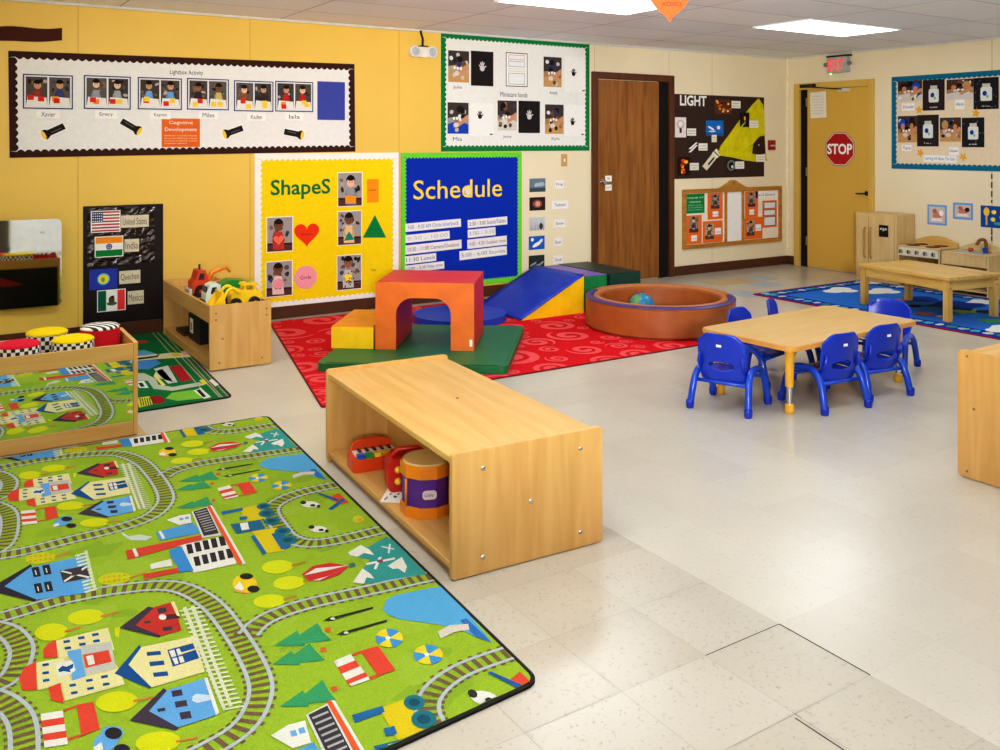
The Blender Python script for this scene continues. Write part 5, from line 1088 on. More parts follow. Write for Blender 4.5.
# step left of the tunnel
SL = Vector((2.294, 5.658)); SW = .285; SD = .60; SH = .145
SL = FL - w * (SW + .015)
fs = lambda a, b, t: (SL.x + w.x * a + dvec.x * t, SL.y + w.y * a + dvec.y * t, ZB + b)
root = empty('foam_step', fs(SW / 2, 0, SD / 2), 'low yellow foam step with orange top beside the tunnel', 'foam block')
mb = MB(); mb.prism([(0, 0), (SW, 0), (SW, SH - .004), (0, SH - .004)], fs, 0, SD, vinyl(YELV)); mb.build('step_body', root, bevel=.008)
mb = MB(); mb.prism([(.003, SH - .0035), (SW - .003, SH - .0035), (SW - .003, SH + .004), (.003, SH + .004)], fs, .003, SD - .003, vinyl((232, 146, 34))); tag(mb.build('top_cover', root, bevel=.003), 'orange vinyl top')
# two blue half-round pads behind the tunnel
cx, cy, R = 3.64, 6.27, .37; ang = math.atan2(w.y, w.x) + .55
for k, lab in ((0, 'blue half-round foam pad glimpsed beyond the tunnel, the half beside the ramp'), (1, 'blue half-round foam pad seen through the tunnel arch')):
    pts = [(cx + R * math.cos(ang + PI / 2 + k * PI + PI * i / 20 + PI) + (.004 if k == 0 else -.004) * math.cos(ang), cy + R * math.sin(ang + PI / 2 + k * PI + PI * i / 20 + PI) + (.004 if k == 0 else -.004) * math.sin(ang)) for i in range(21)]
    mb = MB(); mb.prism(pts, SF.p, Z0, Z0 + .055, vinyl((24, 62, 176))); tag(mb.build('foam_pad', bevel=.01, seg=3), lab, 'foam pad', 'blue half-round pads')
# ramp
root = empty('foam_ramp', (4.36, 6.36, Z0), 'blue sloped foam ramp with yellow sides beside the purple block', 'foam ramp')
X0, X1, Y0, Y1, RHt = 4.03, 4.665, 5.965, 6.66, .31
fr_ = lambda a, b, t: (a, t, b)
mb = MB(); mb.prism([(X0, Z0), (X1, Z0), (X1, Z0 + RHt)], fr_, Y1, Y0, vinyl(YELV)); mb.build('ramp_body', root, bevel=.006)
nx, nz = -(RHt), (X1 - X0); ln = math.hypot(nx, nz); nx /= ln; nz /= ln
mb = MB(); NX, NY = 14, 8; g = random.Random(2); vs = []
for j in range(NY + 1):
    for i in range(NX + 1):
        t = i / NX; u = j / NY; s_ = .006 + .012 * math.exp(-((t - .42) ** 2) * 90) * math.exp(-((u - .45) ** 2) * 12) + .006 * math.exp(-((t - .52) ** 2) * 120) * (1 if .2 < u < .9 else .4) + g.uniform(0, .002)
        vs.append((X0 + (X1 - X0) * t + nx * s_, Y0 - .003 + (Y1 - Y0 + .006) * u, Z0 + RHt * t + nz * s_))
mb.add(vs, [(j * (NX + 1) + i, j * (NX + 1) + i + 1, (j + 1) * (NX + 1) + i + 1, (j + 1) * (NX + 1) + i) for j in range(NY) for i in range(NX)], vinyl(BLUV), True)
tag(mb.build('slope_cover', root, solid=.008), 'blue wrinkled vinyl slope')
# purple / green block
def two_tone(name, x0, x1, y0, y1, h, body, top, lab):
    root = empty(name, ((x0 + x1) / 2, (y0 + y1) / 2, Z0), lab, 'foam block')
    mb = MB(); mb.box(x0, x1, y0, y1, Z0, Z0 + h - .006, vinyl(body)); mb.build('block_body', root, bevel=.008)
    mb = MB(); mb.box(x0 + .001, x1 - .001, y0 + .001, y1 - .001, Z0 + h - .0055, Z0 + h, vinyl(top)); mb.build('top_cover', root, bevel=.003)
two_tone('foam_block', 4.70, 4.935, 5.99, 6.68, .30, (24, 124, 70), PURV, 'tall foam block with green sides and purple top behind the ball pit')
two_tone('foam_block', 4.955, 5.30, 5.97, 6.72, .30, (16, 62, 52), (20, 50, 46), 'dark bottle green foam block with black-green top in front of the brown door')
# ball pit ring
pc = (4.848, 5.24); PR, PI_, PH = .577, .465, .245
root = empty('ball_pit', (*pc, Z0), 'round brown vinyl ball pit ring with a purple top edge on the red rug', 'ball pit')
bro = vinyl((160, 88, 42)); tanv = vinyl((180, 112, 62)); pur = vinyl((74, 52, 116))
ca = math.atan2(-pc[1], -pc[0])
mb = MB(); mb.lathe([(PR - .02, Z0), (PR, Z0 + .02), (PR, PH - .025), (PR - .012, PH - .008)], (*pc, 0), bro, 64); mb.lathe([(PI_ + .012, PH - .008), (PI_, PH - .025), (PI_, Z0 + .01)], (*pc, 0), bro, 64); mb.lathe([(PI_, Z0 + .02), (0, Z0 + .02)], (*pc, 0), vinyl((150, 84, 42)), 48); mb.build('ring_wall', root)
def ring(name, r0, r1, a0, a1, m, lab, n=48):
    vs = []; prof = [(r0, PH - .010), (r0 + (r1 - r0) * .25, PH + .002), (r0 + (r1 - r0) * .75, PH + .002), (r1, PH - .010)]
    for i in range(n + 1):
        a = a0 + (a1 - a0) * i / n
        for r, z in prof: vs.append((pc[0] + r * math.cos(a), pc[1] + r * math.sin(a), z))
    mb = MB(); mb.add(vs, [(i * 4 + k, i * 4 + k + 1, (i + 1) * 4 + k + 1, (i + 1) * 4 + k) for i in range(n) for k in range(3)], m, True); tag(mb.build(name, root), lab)
ring('inner_rim', PI_ + .004, PI_ + .05, 0, 2 * PI, tanv, 'tan inner rim')
ring('outer_rim', PI_ + .05, PR + .002, ca - 1.9, ca + 1.75, pur, 'purple outer rim')
ring('rear_rim', PI_ + .05, PR + .002, ca + 1.76, ca + 2 * PI - 1.91, tanv, 'tan outer rim')
bx, by = U(641, 301, .11)
m, n, l, b = nt('globe_ball'); tc = n.new('ShaderNodeTexCoord'); no = n.new('ShaderNodeTexNoise'); no.inputs['Scale'].default_value = 9; l.new(tc.outputs['Object'], no.inputs['Vector']); r = n.new('ShaderNodeValToRGB'); r.color_ramp.elements[0].position = .5; r.color_ramp.elements[0].color = (*lin((30, 120, 160)), 1); r.color_ramp.elements[1].position = .56; r.color_ramp.elements[1].color = (*lin((96, 150, 90)), 1); l.new(no.outputs['Fac'], r.inputs['Fac']); l.new(r.outputs['Color'], b.inputs['Base Color']); b.inputs['Roughness'].default_value = .3
mb = MB(); mb.ball((4.80, 5.40, Z0 + .022 + .105), .105, .105, .105, m, 24, 16); tag(mb.build('globe_ball'), 'blue and green globe patterned ball inside the ball pit', 'ball')

# ================================================================== ACTIVITY TABLE + CHAIRS
tl, tr, bk, ri = Vector((3.78, 3.72)), None, Vector((5.03, 3.79)), None
P0 = Vector((3.78, 3.094)); ux = (Vector((4.99, 3.166)) - P0).normalized(); uy = Vector((-ux.y, ux.x)); TL, TWID, THt = 1.235, .635, .372
ang = math.atan2(ux.y, ux.x); tc_ = P0 + ux * TL / 2 + uy * TWID / 2
root = empty('activity_table', (tc_.x, tc_.y, 0), 'low rectangular maple topped table with yellow legs ringed by small blue chairs', 'table', None, ang)
topm = wood((218, 182, 122), (210, 170, 106), 'x', .3)
mb = MB(); mb.prism(rrect(-TL / 2, -TWID / 2, TL / 2, TWID / 2, .06, 6), SF.p, THt - .026, THt - .003, mat((206, 150, 76), .4)); mb.build('edge_band', root, world=False, bevel=.006)
mb = MB(); mb.prism(rrect(-TL / 2 + .006, -TWID / 2 + .006, TL / 2 - .006, TWID / 2 - .006, .055, 6), SF.p, THt - .0025, THt, topm); mb.build('table_top', root, world=False)
legy = plastic((222, 168, 48), .35)
for sx in (-1, 1):
    for sy in (-1, 1):
        lx, ly = sx * (TL / 2 - .092), sy * (TWID / 2 - .085)
        mb = MB(); mb.lathe([(.026, THt - .027), (.022, .15), (.022, .14), (0, .14)], (lx, ly, 0), legy, 18); lg = mb.build('leg', root, world=False)
        mb = MB(); mb.cyl((lx, ly, .045), .0165, .10, CHROME, 16); tag(mb.build('leg_insert', lg, world=False), 'chrome height insert')
        mb = MB(); mb.lathe([(0, 0), (.022, 0), (.026, .012), (.024, .045), (.017, .052), (0, .052)], (lx, ly, 0), legy, 18); mb.build('foot_cap', lg, world=False)
        mb = MB(); mb.tube([(lx, ly, THt - .12), (lx - sx * .09, ly, THt - .03)], .006, plastic((206, 150, 50)), 8); mb.build('leg_brace', lg, world=False)
blue = plastic((14, 50, 176), .25); blue2 = plastic((22, 70, 190), .22)
def make_chair():
    root = empty('toddler_chair', (0, 0, 0), '', 'chair')
    # seat shell
    NX, NY = 8, 8; vs = []
    for j in range(NY + 1):
        for i in range(NX + 1):
            u, v = -1 + 2 * i / NX, j / NY; x = u * (.125 - .012 * (1 - v)); y = -.115 + .25 * v; z = .198 - .012 * (1 - u * u) * (1 - abs(v - .45)) - .02 * max(0, v - .8) * 5 * .6
            vs.append((x, y, z))
    mb = MB(); mb.add(vs, [(j * (NX + 1) + i, j * (NX + 1) + i + 1, (j + 1) * (NX + 1) + i + 1, (j + 1) * (NX + 1) + i) for j in range(NY) for i in range(NX)], blue, True)
    mb.build('seat', root, world=False, solid=.012, sub=1)
    # backrest with hand slot
    NX, NY = 12, 12; vs = []; fs = []
    for j in range(NY + 1):
        v = j / NY
        for i in range(NX + 1):
            u = -1 + 2 * i / NX; hw = .132 + .012 * math.sin(v * PI) - (.05 * ((v - .8) / .2) ** 2 if v > .8 else 0) * abs(u) ** 3 - .01 * (1 - v)
            z = .152 + .265 * v - (.018 * abs(u) ** 4 if v > .75 else 0) * ((v - .75) * 4); y = -.125 - .035 * v + .030 * u * u
            x = u * hw
            if j in (3, 5) and 3 <= i <= 9: z += (.0221 * (1 - math.sqrt(max(.1, 1 - ((i - 6) / 3.15) ** 2)))) * (1 if j == 3 else -1)
            y -= .010 * math.exp(-(u / .5) ** 2 - ((v - .28) / .16) ** 2)
            vs.append((x, y, z))
    for j in range(NY):
        for i in range(NX):
            if j in (3, 4) and 3 <= i <= 8 : continue
            fs.append((j * (NX + 1) + i, j * (NX + 1) + i + 1, (j + 1) * (NX + 1) + i + 1, (j + 1) * (NX + 1) + i))
    mb = MB(); mb.add(vs, fs, blue, True); bk_ = mb.build('backrest', root, world=False, solid=.012, sub=1)
    mb = MB(); mb.box(-.016, .012, -.163, -.1605, .345, .358, WHITE); mb.build('sticker', bk_, world=False)
    for s_ in (-1, 1):
        pts = smooth_line([(s_ * .160, -.165, .022), (s_ * .154, -.145, .11), (s_ * .148, -.115, .178), (s_ * .142, -.06, .212), (s_ * .142, 0, .216), (s_ * .144, .06, .205), (s_ * .150, .10, .17), (s_ * .153, .125, .11), (s_ * .157, .145, .022)], 5)
        mb = MB(); mb.tube(pts, .0185, blue2, 12); fr = mb.build('side_frame', root, world=False)
        for y in (-.168, .147): mb = MB(); mb.lathe([(0, 0), (.018, 0), (.0215, .01), (.0225, .035), (.019, .044), (0, .044)], (s_ * (.161 if y < 0 else .158), y, 0), blue, 14); mb.build('foot_cap', fr, world=False)
        mb = MB(); mb.tube([(s_ * .118, -.09, .195), (s_ * .122, -.137, .25), (s_ * .12, -.142, .30)], [.012, .012, .006], blue, 8); mb.build('back_support', root, world=False)
    for y, z in ((-.128, .150), (.104, .158)): mb = MB(); mb.tube([(-.154, y, z), (.154, y, z)], .010, blue2, 10); mb.build('crossbar', root, world=False)
    return root
chair = make_chair()
def chair_at(rear_l, rear_r=None, center=None, face=None):
    pass
specs = [  # centre x, y, facing angle (deg, direction the sitter looks), label
    (3.708, 3.452, 22, 'blue toddler chair at the table end facing the ball pit side, turned a little'),
    (4.165, 3.205, 84, 'blue toddler chair on the near long side of the table beside the corner leg'),
    (4.575, 3.222, 83, 'blue toddler chair on the near long side of the table, farther from the corner leg'),
    (5.15, 3.50, 200, 'blue toddler chair at the table end beside the blue rug'),
    (4.25, 3.735, 282, 'blue toddler chair across the table, only its back showing beside the ball pit'),
    (4.70, 3.84, 301, 'blue toddler chair across the table, only a narrow slice of back showing over the tabletop')]
for i, (x, y, a, lab) in enumerate(specs):
    o = chair if i == 0 else copy_tree(chair)
    o.location = (x, y, .0005); o.rotation_euler = (0, 0, math.radians(a - 90)); tag(o, lab, 'chair', 'blue toddler chairs around the table')

# ================================================================== PINE TABLE
c0 = Vector((6.785, 4.034)); uxp = (Vector((6.914, 4.904)) - c0).normalized(); a_ = math.atan2(uxp.y, uxp.x)
PL, PW, PHt = .845, .53, .365; ctr_ = Vector(((6.785 + 7.534) / 2, (4.034 + 4.986) / 2)); ctr_ = Vector((7.165, 4.465))
root = empty('pine_table', (ctr_.x, ctr_.y, .0135), 'low pine coffee style table on the blue rug in front of the toy kitchen', 'table', None, a_)
mb = MB(); mb.prism(rrect(-PL / 2 - .045, -PW / 2 - .045, PL / 2 + .045, PW / 2 + .045, .015, 3), SF.p, PHt - .034, PHt - .01, pine('x')); mb.build('table_top', root, world=False, bevel=.005)
for sx in (-1, 1):
    for sy in (-1, 1):
        x, y = sx * (PL / 2), sy * (PW / 2); mb = MB(); mb.box(x - .026, x + .026, y - .026, y + .026, 0, PHt - .035, pine('z')); lg = mb.build('leg', root, world=False, bevel=.004)
        for zz in (PHt - .06, PHt - .10):
            mb = MB(); mb.cyl((x + (.0262 if sx > 0 else -.0262 - .002), y, zz), .006, .002, mat((60, 50, 40), .4), 10, 'x'); mb.build('bolt', lg, world=False)
for sy in (-1, 1): mb = MB(); y = sy * PW / 2; mb.box(-PL / 2 + .027, PL / 2 - .027, y - .012, y + .012, PHt - .12, PHt - .035, pine('x')); mb.build('apron', root, world=False, bevel=.002)
for sx in (-1, 1): mb = MB(); x = sx * PL / 2; mb.box(x - .012, x + .012, -PW / 2 + .027, PW / 2 - .027, PHt - .12, PHt - .035, pine('y')); mb.build('apron', root, world=False, bevel=.002)

# ================================================================== TOY KITCHEN
km = wood((224, 194, 138), (212, 178, 118), 'z', .4); kx0, kx1 = 8.27, 8.60
fy0, fy1, fh = 5.49, 5.965, .70
root = empty('toy_fridge', ((kx0 + kx1) / 2, (fy0 + fy1) / 2, 0), 'tall wooden toy refrigerator with two long handles beside the yellow door', 'toy refrigerator')
mb = MB(); mb.box(kx0 + .02, kx1, fy0, fy1, 0, fh, km); mb.build('cabinet_body', root, bevel=.004)
ys = fy0 + (fy1 - fy0) * .66
for a, b, hy in ((fy0 + .02, ys - .004, ys - .035), (ys + .004, fy1 - .02, ys + .035)):
    mb = MB(); mb.box(kx0 + .001, kx0 + .0195, a, b, .04, fh - .03, km); d = mb.build('door', root, bevel=.004)
    mb = MB(); mb.tube(smooth_line([(kx0 + .001, hy, fh - .15), (kx0 - .02, hy, fh - .17), (kx0 - .022, hy, fh - .3), (kx0 - .02, hy, fh - .44), (kx0 + .001, hy, fh - .46)], 4), .010, wood((200, 150, 70), (180, 126, 50), 'z'), 8); mb.build('handle', d)
mb = MB(); z0 = fh - .23; mb.box(kx0 - .003, kx0, fy0 + .08, fy0 + .185, z0, z0 + .12, mat((30, 26, 26), .3)); o = mb.build('ice_dispenser', root)
mb = MB()
for k in range(3): mb.box(kx0 - .0045, kx0 - .0031, fy0 + .095 + .028 * k, fy0 + .115 + .028 * k, z0 + .07 - .01 * (k % 2), z0 + .09, mat((200, 200, 196), .4))
mb.build('dispenser_markings', o)
def unit(name, y0, y1, h, lab, cat):
    root = empty(name, ((kx0 + kx1) / 2, (y0 + y1) / 2, 0), lab, cat)
    mb = MB(); t = .016
    for y in (y0, y1 - t): mb.box(kx0, kx1, y, y + t, 0, h - t, km); 
    mb.box(kx0 + .02, kx1, y0 + t, y1 - t, .03, .03 + t, km); mb.box(kx1 - .01, kx1, y0 + t, y1 - t, .03 + t, h - t, wood((180, 140, 80), (160, 120, 64), 'z')); mb.build('cabinet_body', root, bevel=.002)
    mb = MB(); mb.box(kx0 - .008, kx1, y0 - .004, y1 + .004 - .008, h - t, h, km); mb.build('worktop', root, bevel=.003)
    return root
sy0, sy1, sh = 5.02, 5.47, .405
root = unit('toy_stove', sy0, sy1, sh, 'wooden toy stove with a row of knobs and dark burners beside the toy refrigerator', 'toy stove')
mb = MB(); mb.box(kx0 - .006, kx0 + .012, sy0 + .017, sy1 - .017, sh - .10, sh - .0165, mat((224, 214, 186), .4)); pnl = mb.build('control_panel', root, bevel=.002)
for k in range(5): y = sy0 + .06 + .086 * k; mb = MB(); mb.cyl((kx0 - .024, y, sh - .058), .020, .017, mat((190, 186, 176), .3, .5, .6), 18, 'x'); kb = mb.build('knob', root, bevel=.003); mb = MB(); mb.box(kx0 - .030, kx0 - .0245, y - .004, y + .004, sh - .076, sh - .040, mat((60, 54, 50), .4)); mb.build('knob_grip', kb)
for k, (x, y) in enumerate(((kx0 + .08, sy0 + .12), (kx0 + .08, sy1 - .12), (kx0 + .22, sy0 + .12), (kx0 + .22, sy1 - .12))): mb = MB(); mb.cyl((x, y, sh + .0005), .062, .008, mat((112, 48, 30), .5), 24); b = mb.build('burner', root); 
mb = MB(); mb.box(kx0 + .03, kx1 - .02, sy0 + .018, sy1 - .018, .17, .182, km); mb.build('oven_shelf', root)
mb = MB(); pts = [(-(sy1) + .005, 0), (-(sy0) - .005, 0)] + [(-(sy0) - .005 - (sy1 - sy0 - .01) * i / 16, .035 + .055 * math.sin(PI * i / 16)) for i in range(17)]
mb.prism(pts, lambda a, b, t: (kx1 - t, -a, sh + .001 + b), .002, .018, wood((222, 184, 112), (206, 164, 90), 'y')); mb.build('splash_back', root)
ky0, ky1 = 4.55, 5.005
root = unit('toy_sink', ky0, ky1, .39, 'wooden toy sink unit with an open shelf at the end of the toy kitchen', 'toy sink')
mb = MB(); mb.box(kx0 - .004, kx0 + .012, ky0 + .017, ky1 - .017, .27, .373, km); mb.build('front_panel', root, bevel=.002)
mb = MB(); mb.slab(SF, rrect(kx0 + .05, ky0 + .08, kx1 - .08, ky1 - .10, .03), .3905, .394, mat((150, 176, 190), .3)); mb.build('basin', root)
mb = MB(); pts = [(-(ky1) + .005, 0), (-(ky0) - .005, 0)] + [(-(ky0) - .005 - (ky1 - ky0 - .01) * i / 16, .02 + .06 * math.sin(PI * i / 16)) for i in range(17)]
mb.prism(pts, lambda a, b, t: (kx1 - t, -a, .391 + b), .002, .018, wood((216, 196, 150), (204, 180, 128), 'y')); mb.build('splash_back', root)
mb = MB(); y = 4.72; mb.tube(smooth_line([(kx1 - .06, y, .3945), (kx1 - .06, y, .47), (kx1 - .075, y + .01, .505), (kx1 - .12, y + .03, .50), (kx1 - .15, y + .04, .46)], 5), .016, wood((150, 100, 50), (120, 76, 34), 'z'), 10); mb.build('faucet', root)
for i, (x, y, c2, lab, rx) in enumerate(((8.42, 4.80, (190, 40, 34), 'small red toy food piece beside the toy faucet', .026), (8.40, 4.65, (20, 70, 160), 'small blue toy cup beside the toy faucet', .022), (8.48, 4.66, (214, 130, 40), 'small orange toy food piece beside the toy faucet', .02))):
    mb = MB()
    if i == 1: mb.lathe([(0, 0), (.02, 0), (.026, .05), (.023, .05), (.018, .006), (0, .006)], (x, y, .3945), plastic(c2), 18)
    else: mb.lathe([(0, 0), (rx * .8, .004), (rx, rx * .7), (rx * .7, rx * 1.3), (rx * .2, rx * 1.5), (0, rx * 1.45)], (x, y, .3945), plastic(c2), 18)
    tag(mb.build(('toy_food', 'toy_cup', 'toy_food')[i]), lab, 'toy', 'toys on the toy sink')

# ================================================================== SHELVES
def end_panel(mb, y0, y1, x0, x1, z0, z1, m, r=.013):
    mb.prism(rrect(x0, z0, x1, z1, r, 4), lambda a, b, t: (a, t, b), y1, y0, m)
# ---- centre shelf (local frame: x depth, y length), rotated -3 deg
ca_ = Vector((1.452, 2.55)); lng = Vector((.0725, 1.25)); a_ = math.atan2(lng.y, lng.x) - PI / 2; SLn, SDp, SHt = 1.28, .60, .414
# local: origin at near-front corner; x -> away from rug, y -> along
root = empty('open_shelf', (ca_.x, ca_.y, 0), 'low double-depth maple shelf unit holding toy instruments beside the play rug', 'shelf unit', None, a_)
my = maple('y'); mz = maple('z'); t = .020
for k, (y0, y1) in enumerate(((0, t), (SLn - t, SLn))):
    mb = MB(); end_panel(mb, y0, y1, 0, SDp, .004, SHt, mz); ep = mb.build('end_panel', root, world=False, bevel=.003)
    for (bx, bz) in ((.115, .35), (.115, .055), (SDp - .095, .35), (SDp - .095, .055), (SDp / 2, .205)):
        mb = MB(); y = -.0035 if k == 0 else SLn + .0035
        mb.lathe([(0, .004), (.006, .003), (.009, 0)], (bx, -.0002 if k == 0 else SLn + .0002, bz), CHROME, 12, (lambda p: (p[0], -p[2], p[1])) if k == 0 else (lambda p: (p[0], p[2], p[1]))); mb.build('bolt', ep, world=False)
mb = MB(); mb.box(.004, SDp - .01, t + .0005, SLn - t - .0005, SHt - .036, SHt - .014, my); tp_ = mb.build('top_board', root, world=False, bevel=.003)
mb = MB(); mb.cyl((.33, .62, SHt - .0139), .006, .0012, mat((70, 56, 40), .5), 12); mb.build('screw_head', tp_, world=False)
mb = MB(); mb.box(.006, SDp - .01, t + .0005, SLn - t - .0005, .03, .050, my); mb.build('bottom_board', root, world=False, bevel=.003)
mb = MB(); mb.box(.29, .306, t + .0005, SLn - t - .0005, .0505, SHt - .0365, my); mb.build('back_panel', root, world=False)
mb = MB(); mb.box(.02, .288, .66, .672, .0505, .36, mz) if False else mb.box(.27, .2895, .60, .62, .0505, SHt - .037, mz); mb.build('center_batten', root, world=False)
mb = MB(); mb.box(.02, .034, t + .0005, SLn - t - .0005, .006, .0295, maple_dk('y')); mb.build('toe_board', root, world=False)
cs, sn = math.cos(a_), math.sin(a_)
def CS(x, y): return (ca_.x + x * cs - y * sn, ca_.y + x * sn + y * cs)
ZS = .0505
# drum
x, y = CS(.122, .46)
root = empty('toy_drum', (x, y, ZS), 'orange and purple toy drum with tan drumhead on the near half of the shelf', 'toy drum')
octp = lambda r, n=10: [(x + r * math.cos(2 * PI * i / n + .2), y + r * math.sin(2 * PI * i / n + .2)) for i in range(n)]
od = plastic((228, 132, 24), .35)
mb = MB(); mb.prism(octp(.094), SF.p, ZS + .03, ZS + .17, plastic((88, 40, 140), .35)); mb.build('drum_shell', root, bevel=.003)
for z0, z1 in ((ZS, ZS + .04), (ZS + .145, ZS + .19)): mb = MB(); mb.prism(octp(.101), SF.p, z0, z1, od); mb.build('drum_rim', root, bevel=.006)
mb = MB(); mb.lathe([(.092, 0), (.088, .007), (0, .009)], (x, y, ZS + .1902), mat((214, 176, 112), .5), 32); mb.build('drum_head', root)
for i in (0, 3, 5, 8):
    p = octp(.100)[i]; mb = MB(); mb.tube([(p[0], p[1], ZS + .04), (p[0], p[1], ZS + .14)], .005, od, 8); mb.build('drum_post', root)
av = math.atan2(-y, -x); lx, ly = x + .0935 * math.cos(av + .1), y + .0935 * math.sin(av + .1)
tv = Vector((-math.sin(av + .1), math.cos(av + .1), 0)); mb = MB(); nvv = Vector((math.cos(av + .1), math.sin(av + .1), 0))
fl = lambda a, b, t_: tuple(Vector((lx, ly, ZS + .09)) + tv * a + nvv * (t_ + .002) + Vector((0, 0, b)))
mb.prism(rrect(-.026, -.016, .026, .016, .012), fl, 0, .003, plastic((226, 206, 214))); tp2, tf2 = glyphs('Little', .01); mb.add([fl((a - 1.2) * .016, (b - .3) * .016, .0034) for a, b in tp2], tf2, plastic((120, 60, 150))); o = mb.build('maker_plate', root); tag(o, 'pale oval plate')
# piano / xylophone
x, y = CS(.12, .99); root = empty('toy_piano', (x, y, ZS), 'red-orange toy piano with white keys and coloured buttons at the far end of the shelf', 'toy piano'); root.scale = (.78, .78, .78)
R_ = rotbox((x, y), av + .35 + PI / 2); orr = plastic((216, 70, 24), .35)
def bxr(mb, x0, x1, y0, y1, z0, z1, m): mb.prism([(x0, y0), (x1, y0), (x1, y1), (x0, y1)], lambda a, b, t_: R_(a, b, ZS + t_), z0, z1, m)
mb = MB(); mb.prism(rrect(-.14, -.08, .14, .08, .03), lambda a, b, t_: R_(a, b, ZS + t_), 0, .07, orr); mb.build('piano_base', root, bevel=.006)
mb = MB(); mb.prism([(-.12, .0705), (.12, .0705), (.105, .12), (.05, .135), (-.05, .135), (-.105, .12)], lambda a, b, t_: R_(a, t_, ZS + b), .05, .078, orr); mb.build('music_stand', root, bevel=.006)
mb = MB(); bxr(mb, -.115, .115, -.030, .045, .0705, .082, plastic((232, 226, 210))); kb = mb.build('white_keyboard', root, bevel=.002)
for k in range(5): 
    mb = MB(); bxr(mb, -.09 + .042 * k, -.074 + .042 * k, -.005, .045, .0822, .09, plastic((36, 30, 30))); mb.build('black_key', kb)
for k, c2 in enumerate(((24, 90, 190), (30, 150, 80), (240, 200, 40), (236, 190, 40), (200, 40, 36))): mb = MB(); bxr(mb, -.115 + .047 * k, -.075 + .047 * k, -.074, -.040, .0705, .092, plastic(c2)); mb.build('colour_button', root, bevel=.004)
# red accordion-like toy
x, y = CS(.15, .70); root = empty('toy_accordion', (x, y, ZS), 'red toy with yellow buttons tucked behind the toy drum', 'toy instrument')
R_ = rotbox((x, y), av + .2 + PI / 2); rd = plastic((196, 34, 28), .35)
mb = MB(); mb.prism(rrect(-.09, 0, .09, .13, .03), lambda a, b, t_: R_(a, t_, ZS + b), -.05, .05, rd); mb.build('toy_body', root, bevel=.008)
mb = MB(); mb.tube([R_(-.07, 0, ZS + .128), R_(-.04, 0, ZS + .155), R_(.04, 0, ZS + .155), R_(.07, 0, ZS + .128)], .010, rd, 8); mb.build('carry_handle', root)
for k in range(6): mb = MB(); p = R_(-.05 + .05 * (k % 3), -.052, ZS + .045 + .045 * (k // 3)); mb.ball(p, .014, .014, .014, plastic(((240, 196, 40), (240, 196, 40), (230, 120, 30))[k % 3]), 12, 8); mb.build('button', root)
x, y = CS(.075, .64); R_ = rotbox((x, y), .9); mb = MB(); mb.prism([(-.075, -.05), (.075, -.05), (.075, .05), (-.075, .05)], lambda a, b, t_: R_(a, b, ZS + .0005 + t_), 0, .002, WHITE)
g = random.Random(1)
for k in range(10): u, v = g.uniform(-.06, .06), g.uniform(-.04, .04); mb.poly([R_(u, v, ZS + .0029), R_(u + .018, v, ZS + .0029), R_(u + .018, v + .008, ZS + .0029), R_(u, v + .008, ZS + .0029)], paper(g.choice([(120, 130, 150), (60, 60, 70), (190, 120, 90)])))
tag(mb.build('picture_card'), 'white printed card lying flat on the shelf beside the toy drum', 'card')

# ---- shelf cut by the photo edge
X, Y, h = 3.75, 2.195, .545
root = empty('cabinet_shelf', (X + .6, Y - .2, 0), 'tall maple shelf unit cut off by the photo edge beyond the tiled floor', 'shelf unit')
my2 = maple('x')
mb = MB(); mb.prism(rrect(Y - .42, .004, Y, h, .02, 4), lambda a, b, t_: (t_, a, b), X, X + .02, maple('z')); ep = mb.build('end_panel', root, bevel=.003)
for (by_, bz) in ((Y - .04, h - .025), (Y - .04, .03), (Y - .07, h / 2 + .03), (Y - .37, h - .03), (Y - .37, .03)):
    mb = MB(); mb.lathe([(0, .004), (.004, .003), (.006, 0)], (X - .0002, by_, bz), mat((150, 120, 76), .3, .5, .6), 12, lambda p: (-p[2], p[0], p[1])); mb.build('bolt', ep)
mb = MB(); mb.prism(rrect(Y - .42, .004, Y, h, .02, 4), lambda a, b, t_: (t_, a, b), X + 1.18, X + 1.20, maple('z')); mb.build('end_panel', root, bevel=.003)
mb = MB(); mb.box(X + .0205, X + 1.1795, Y - .41, Y - .006, h - .036, h - .014, my2); mb.build('top_board', root, bevel=.003)
for z in (.03, .27): mb = MB(); mb.box(X + .0205, X + 1.1795, Y - .41, Y - .02, z, z + .02, my2); mb.build('shelf_board', root)
mb = MB(); mb.box(X + .0205, X + 1.1795, Y - .018, Y - .006, .03, h - .037, my2); mb.build('back_panel', root)

# ---- mirrored tray shelf
x1, y0, y1, h = .889, 4.668, 5.09, .452; x0 = x1 - 1.25
root = empty('mirrored_shelf', ((x0 + x1) / 2, (y0 + y1) / 2, 0), 'low maple shelf with a mirror side and a tray top of round cushions', 'shelf unit')
mx_ = maple('x')
for (a, b) in ((x0, x0 + .02), (x1 - .02, x1)): mb = MB(); mb.prism(rrect(y0, .004, y1, h + .004, .006, 3), lambda p, q, t_: (t_, p, q), a, b, maple('z')); mb.build('end_panel', root, bevel=.002)
xa, xb = x0 + .0205, x1 - .0205
zt0, zb1 = .372, .072
mb = MB(); mb.box(xa, xb, y0 + .002, y0 + .02, zt0, h - .002, mx_); mb.build('front_rail', root, bevel=.002)
mb = MB(); mb.box(xa, xb, y0 + .002, y0 + .02, .004, zb1, mx_); mb.build('bottom_rail', root, bevel=.002)
mb = MB(); mb.box(xa, xb, y0 + .008, y0 + .014, zb1 + .0005, zt0 - .0005, mat((226, 232, 224), .02, .5, 1.0, 0, 4)); tag(mb.build('mirror_panel', root), 'mirror side reflecting the play rug')
mb = MB(); mb.box(xa, xb, y0 + .0205, y1 - .0205, zt0 - .03, zt0 - .012, mx_); mb.build('tray_floor', root)
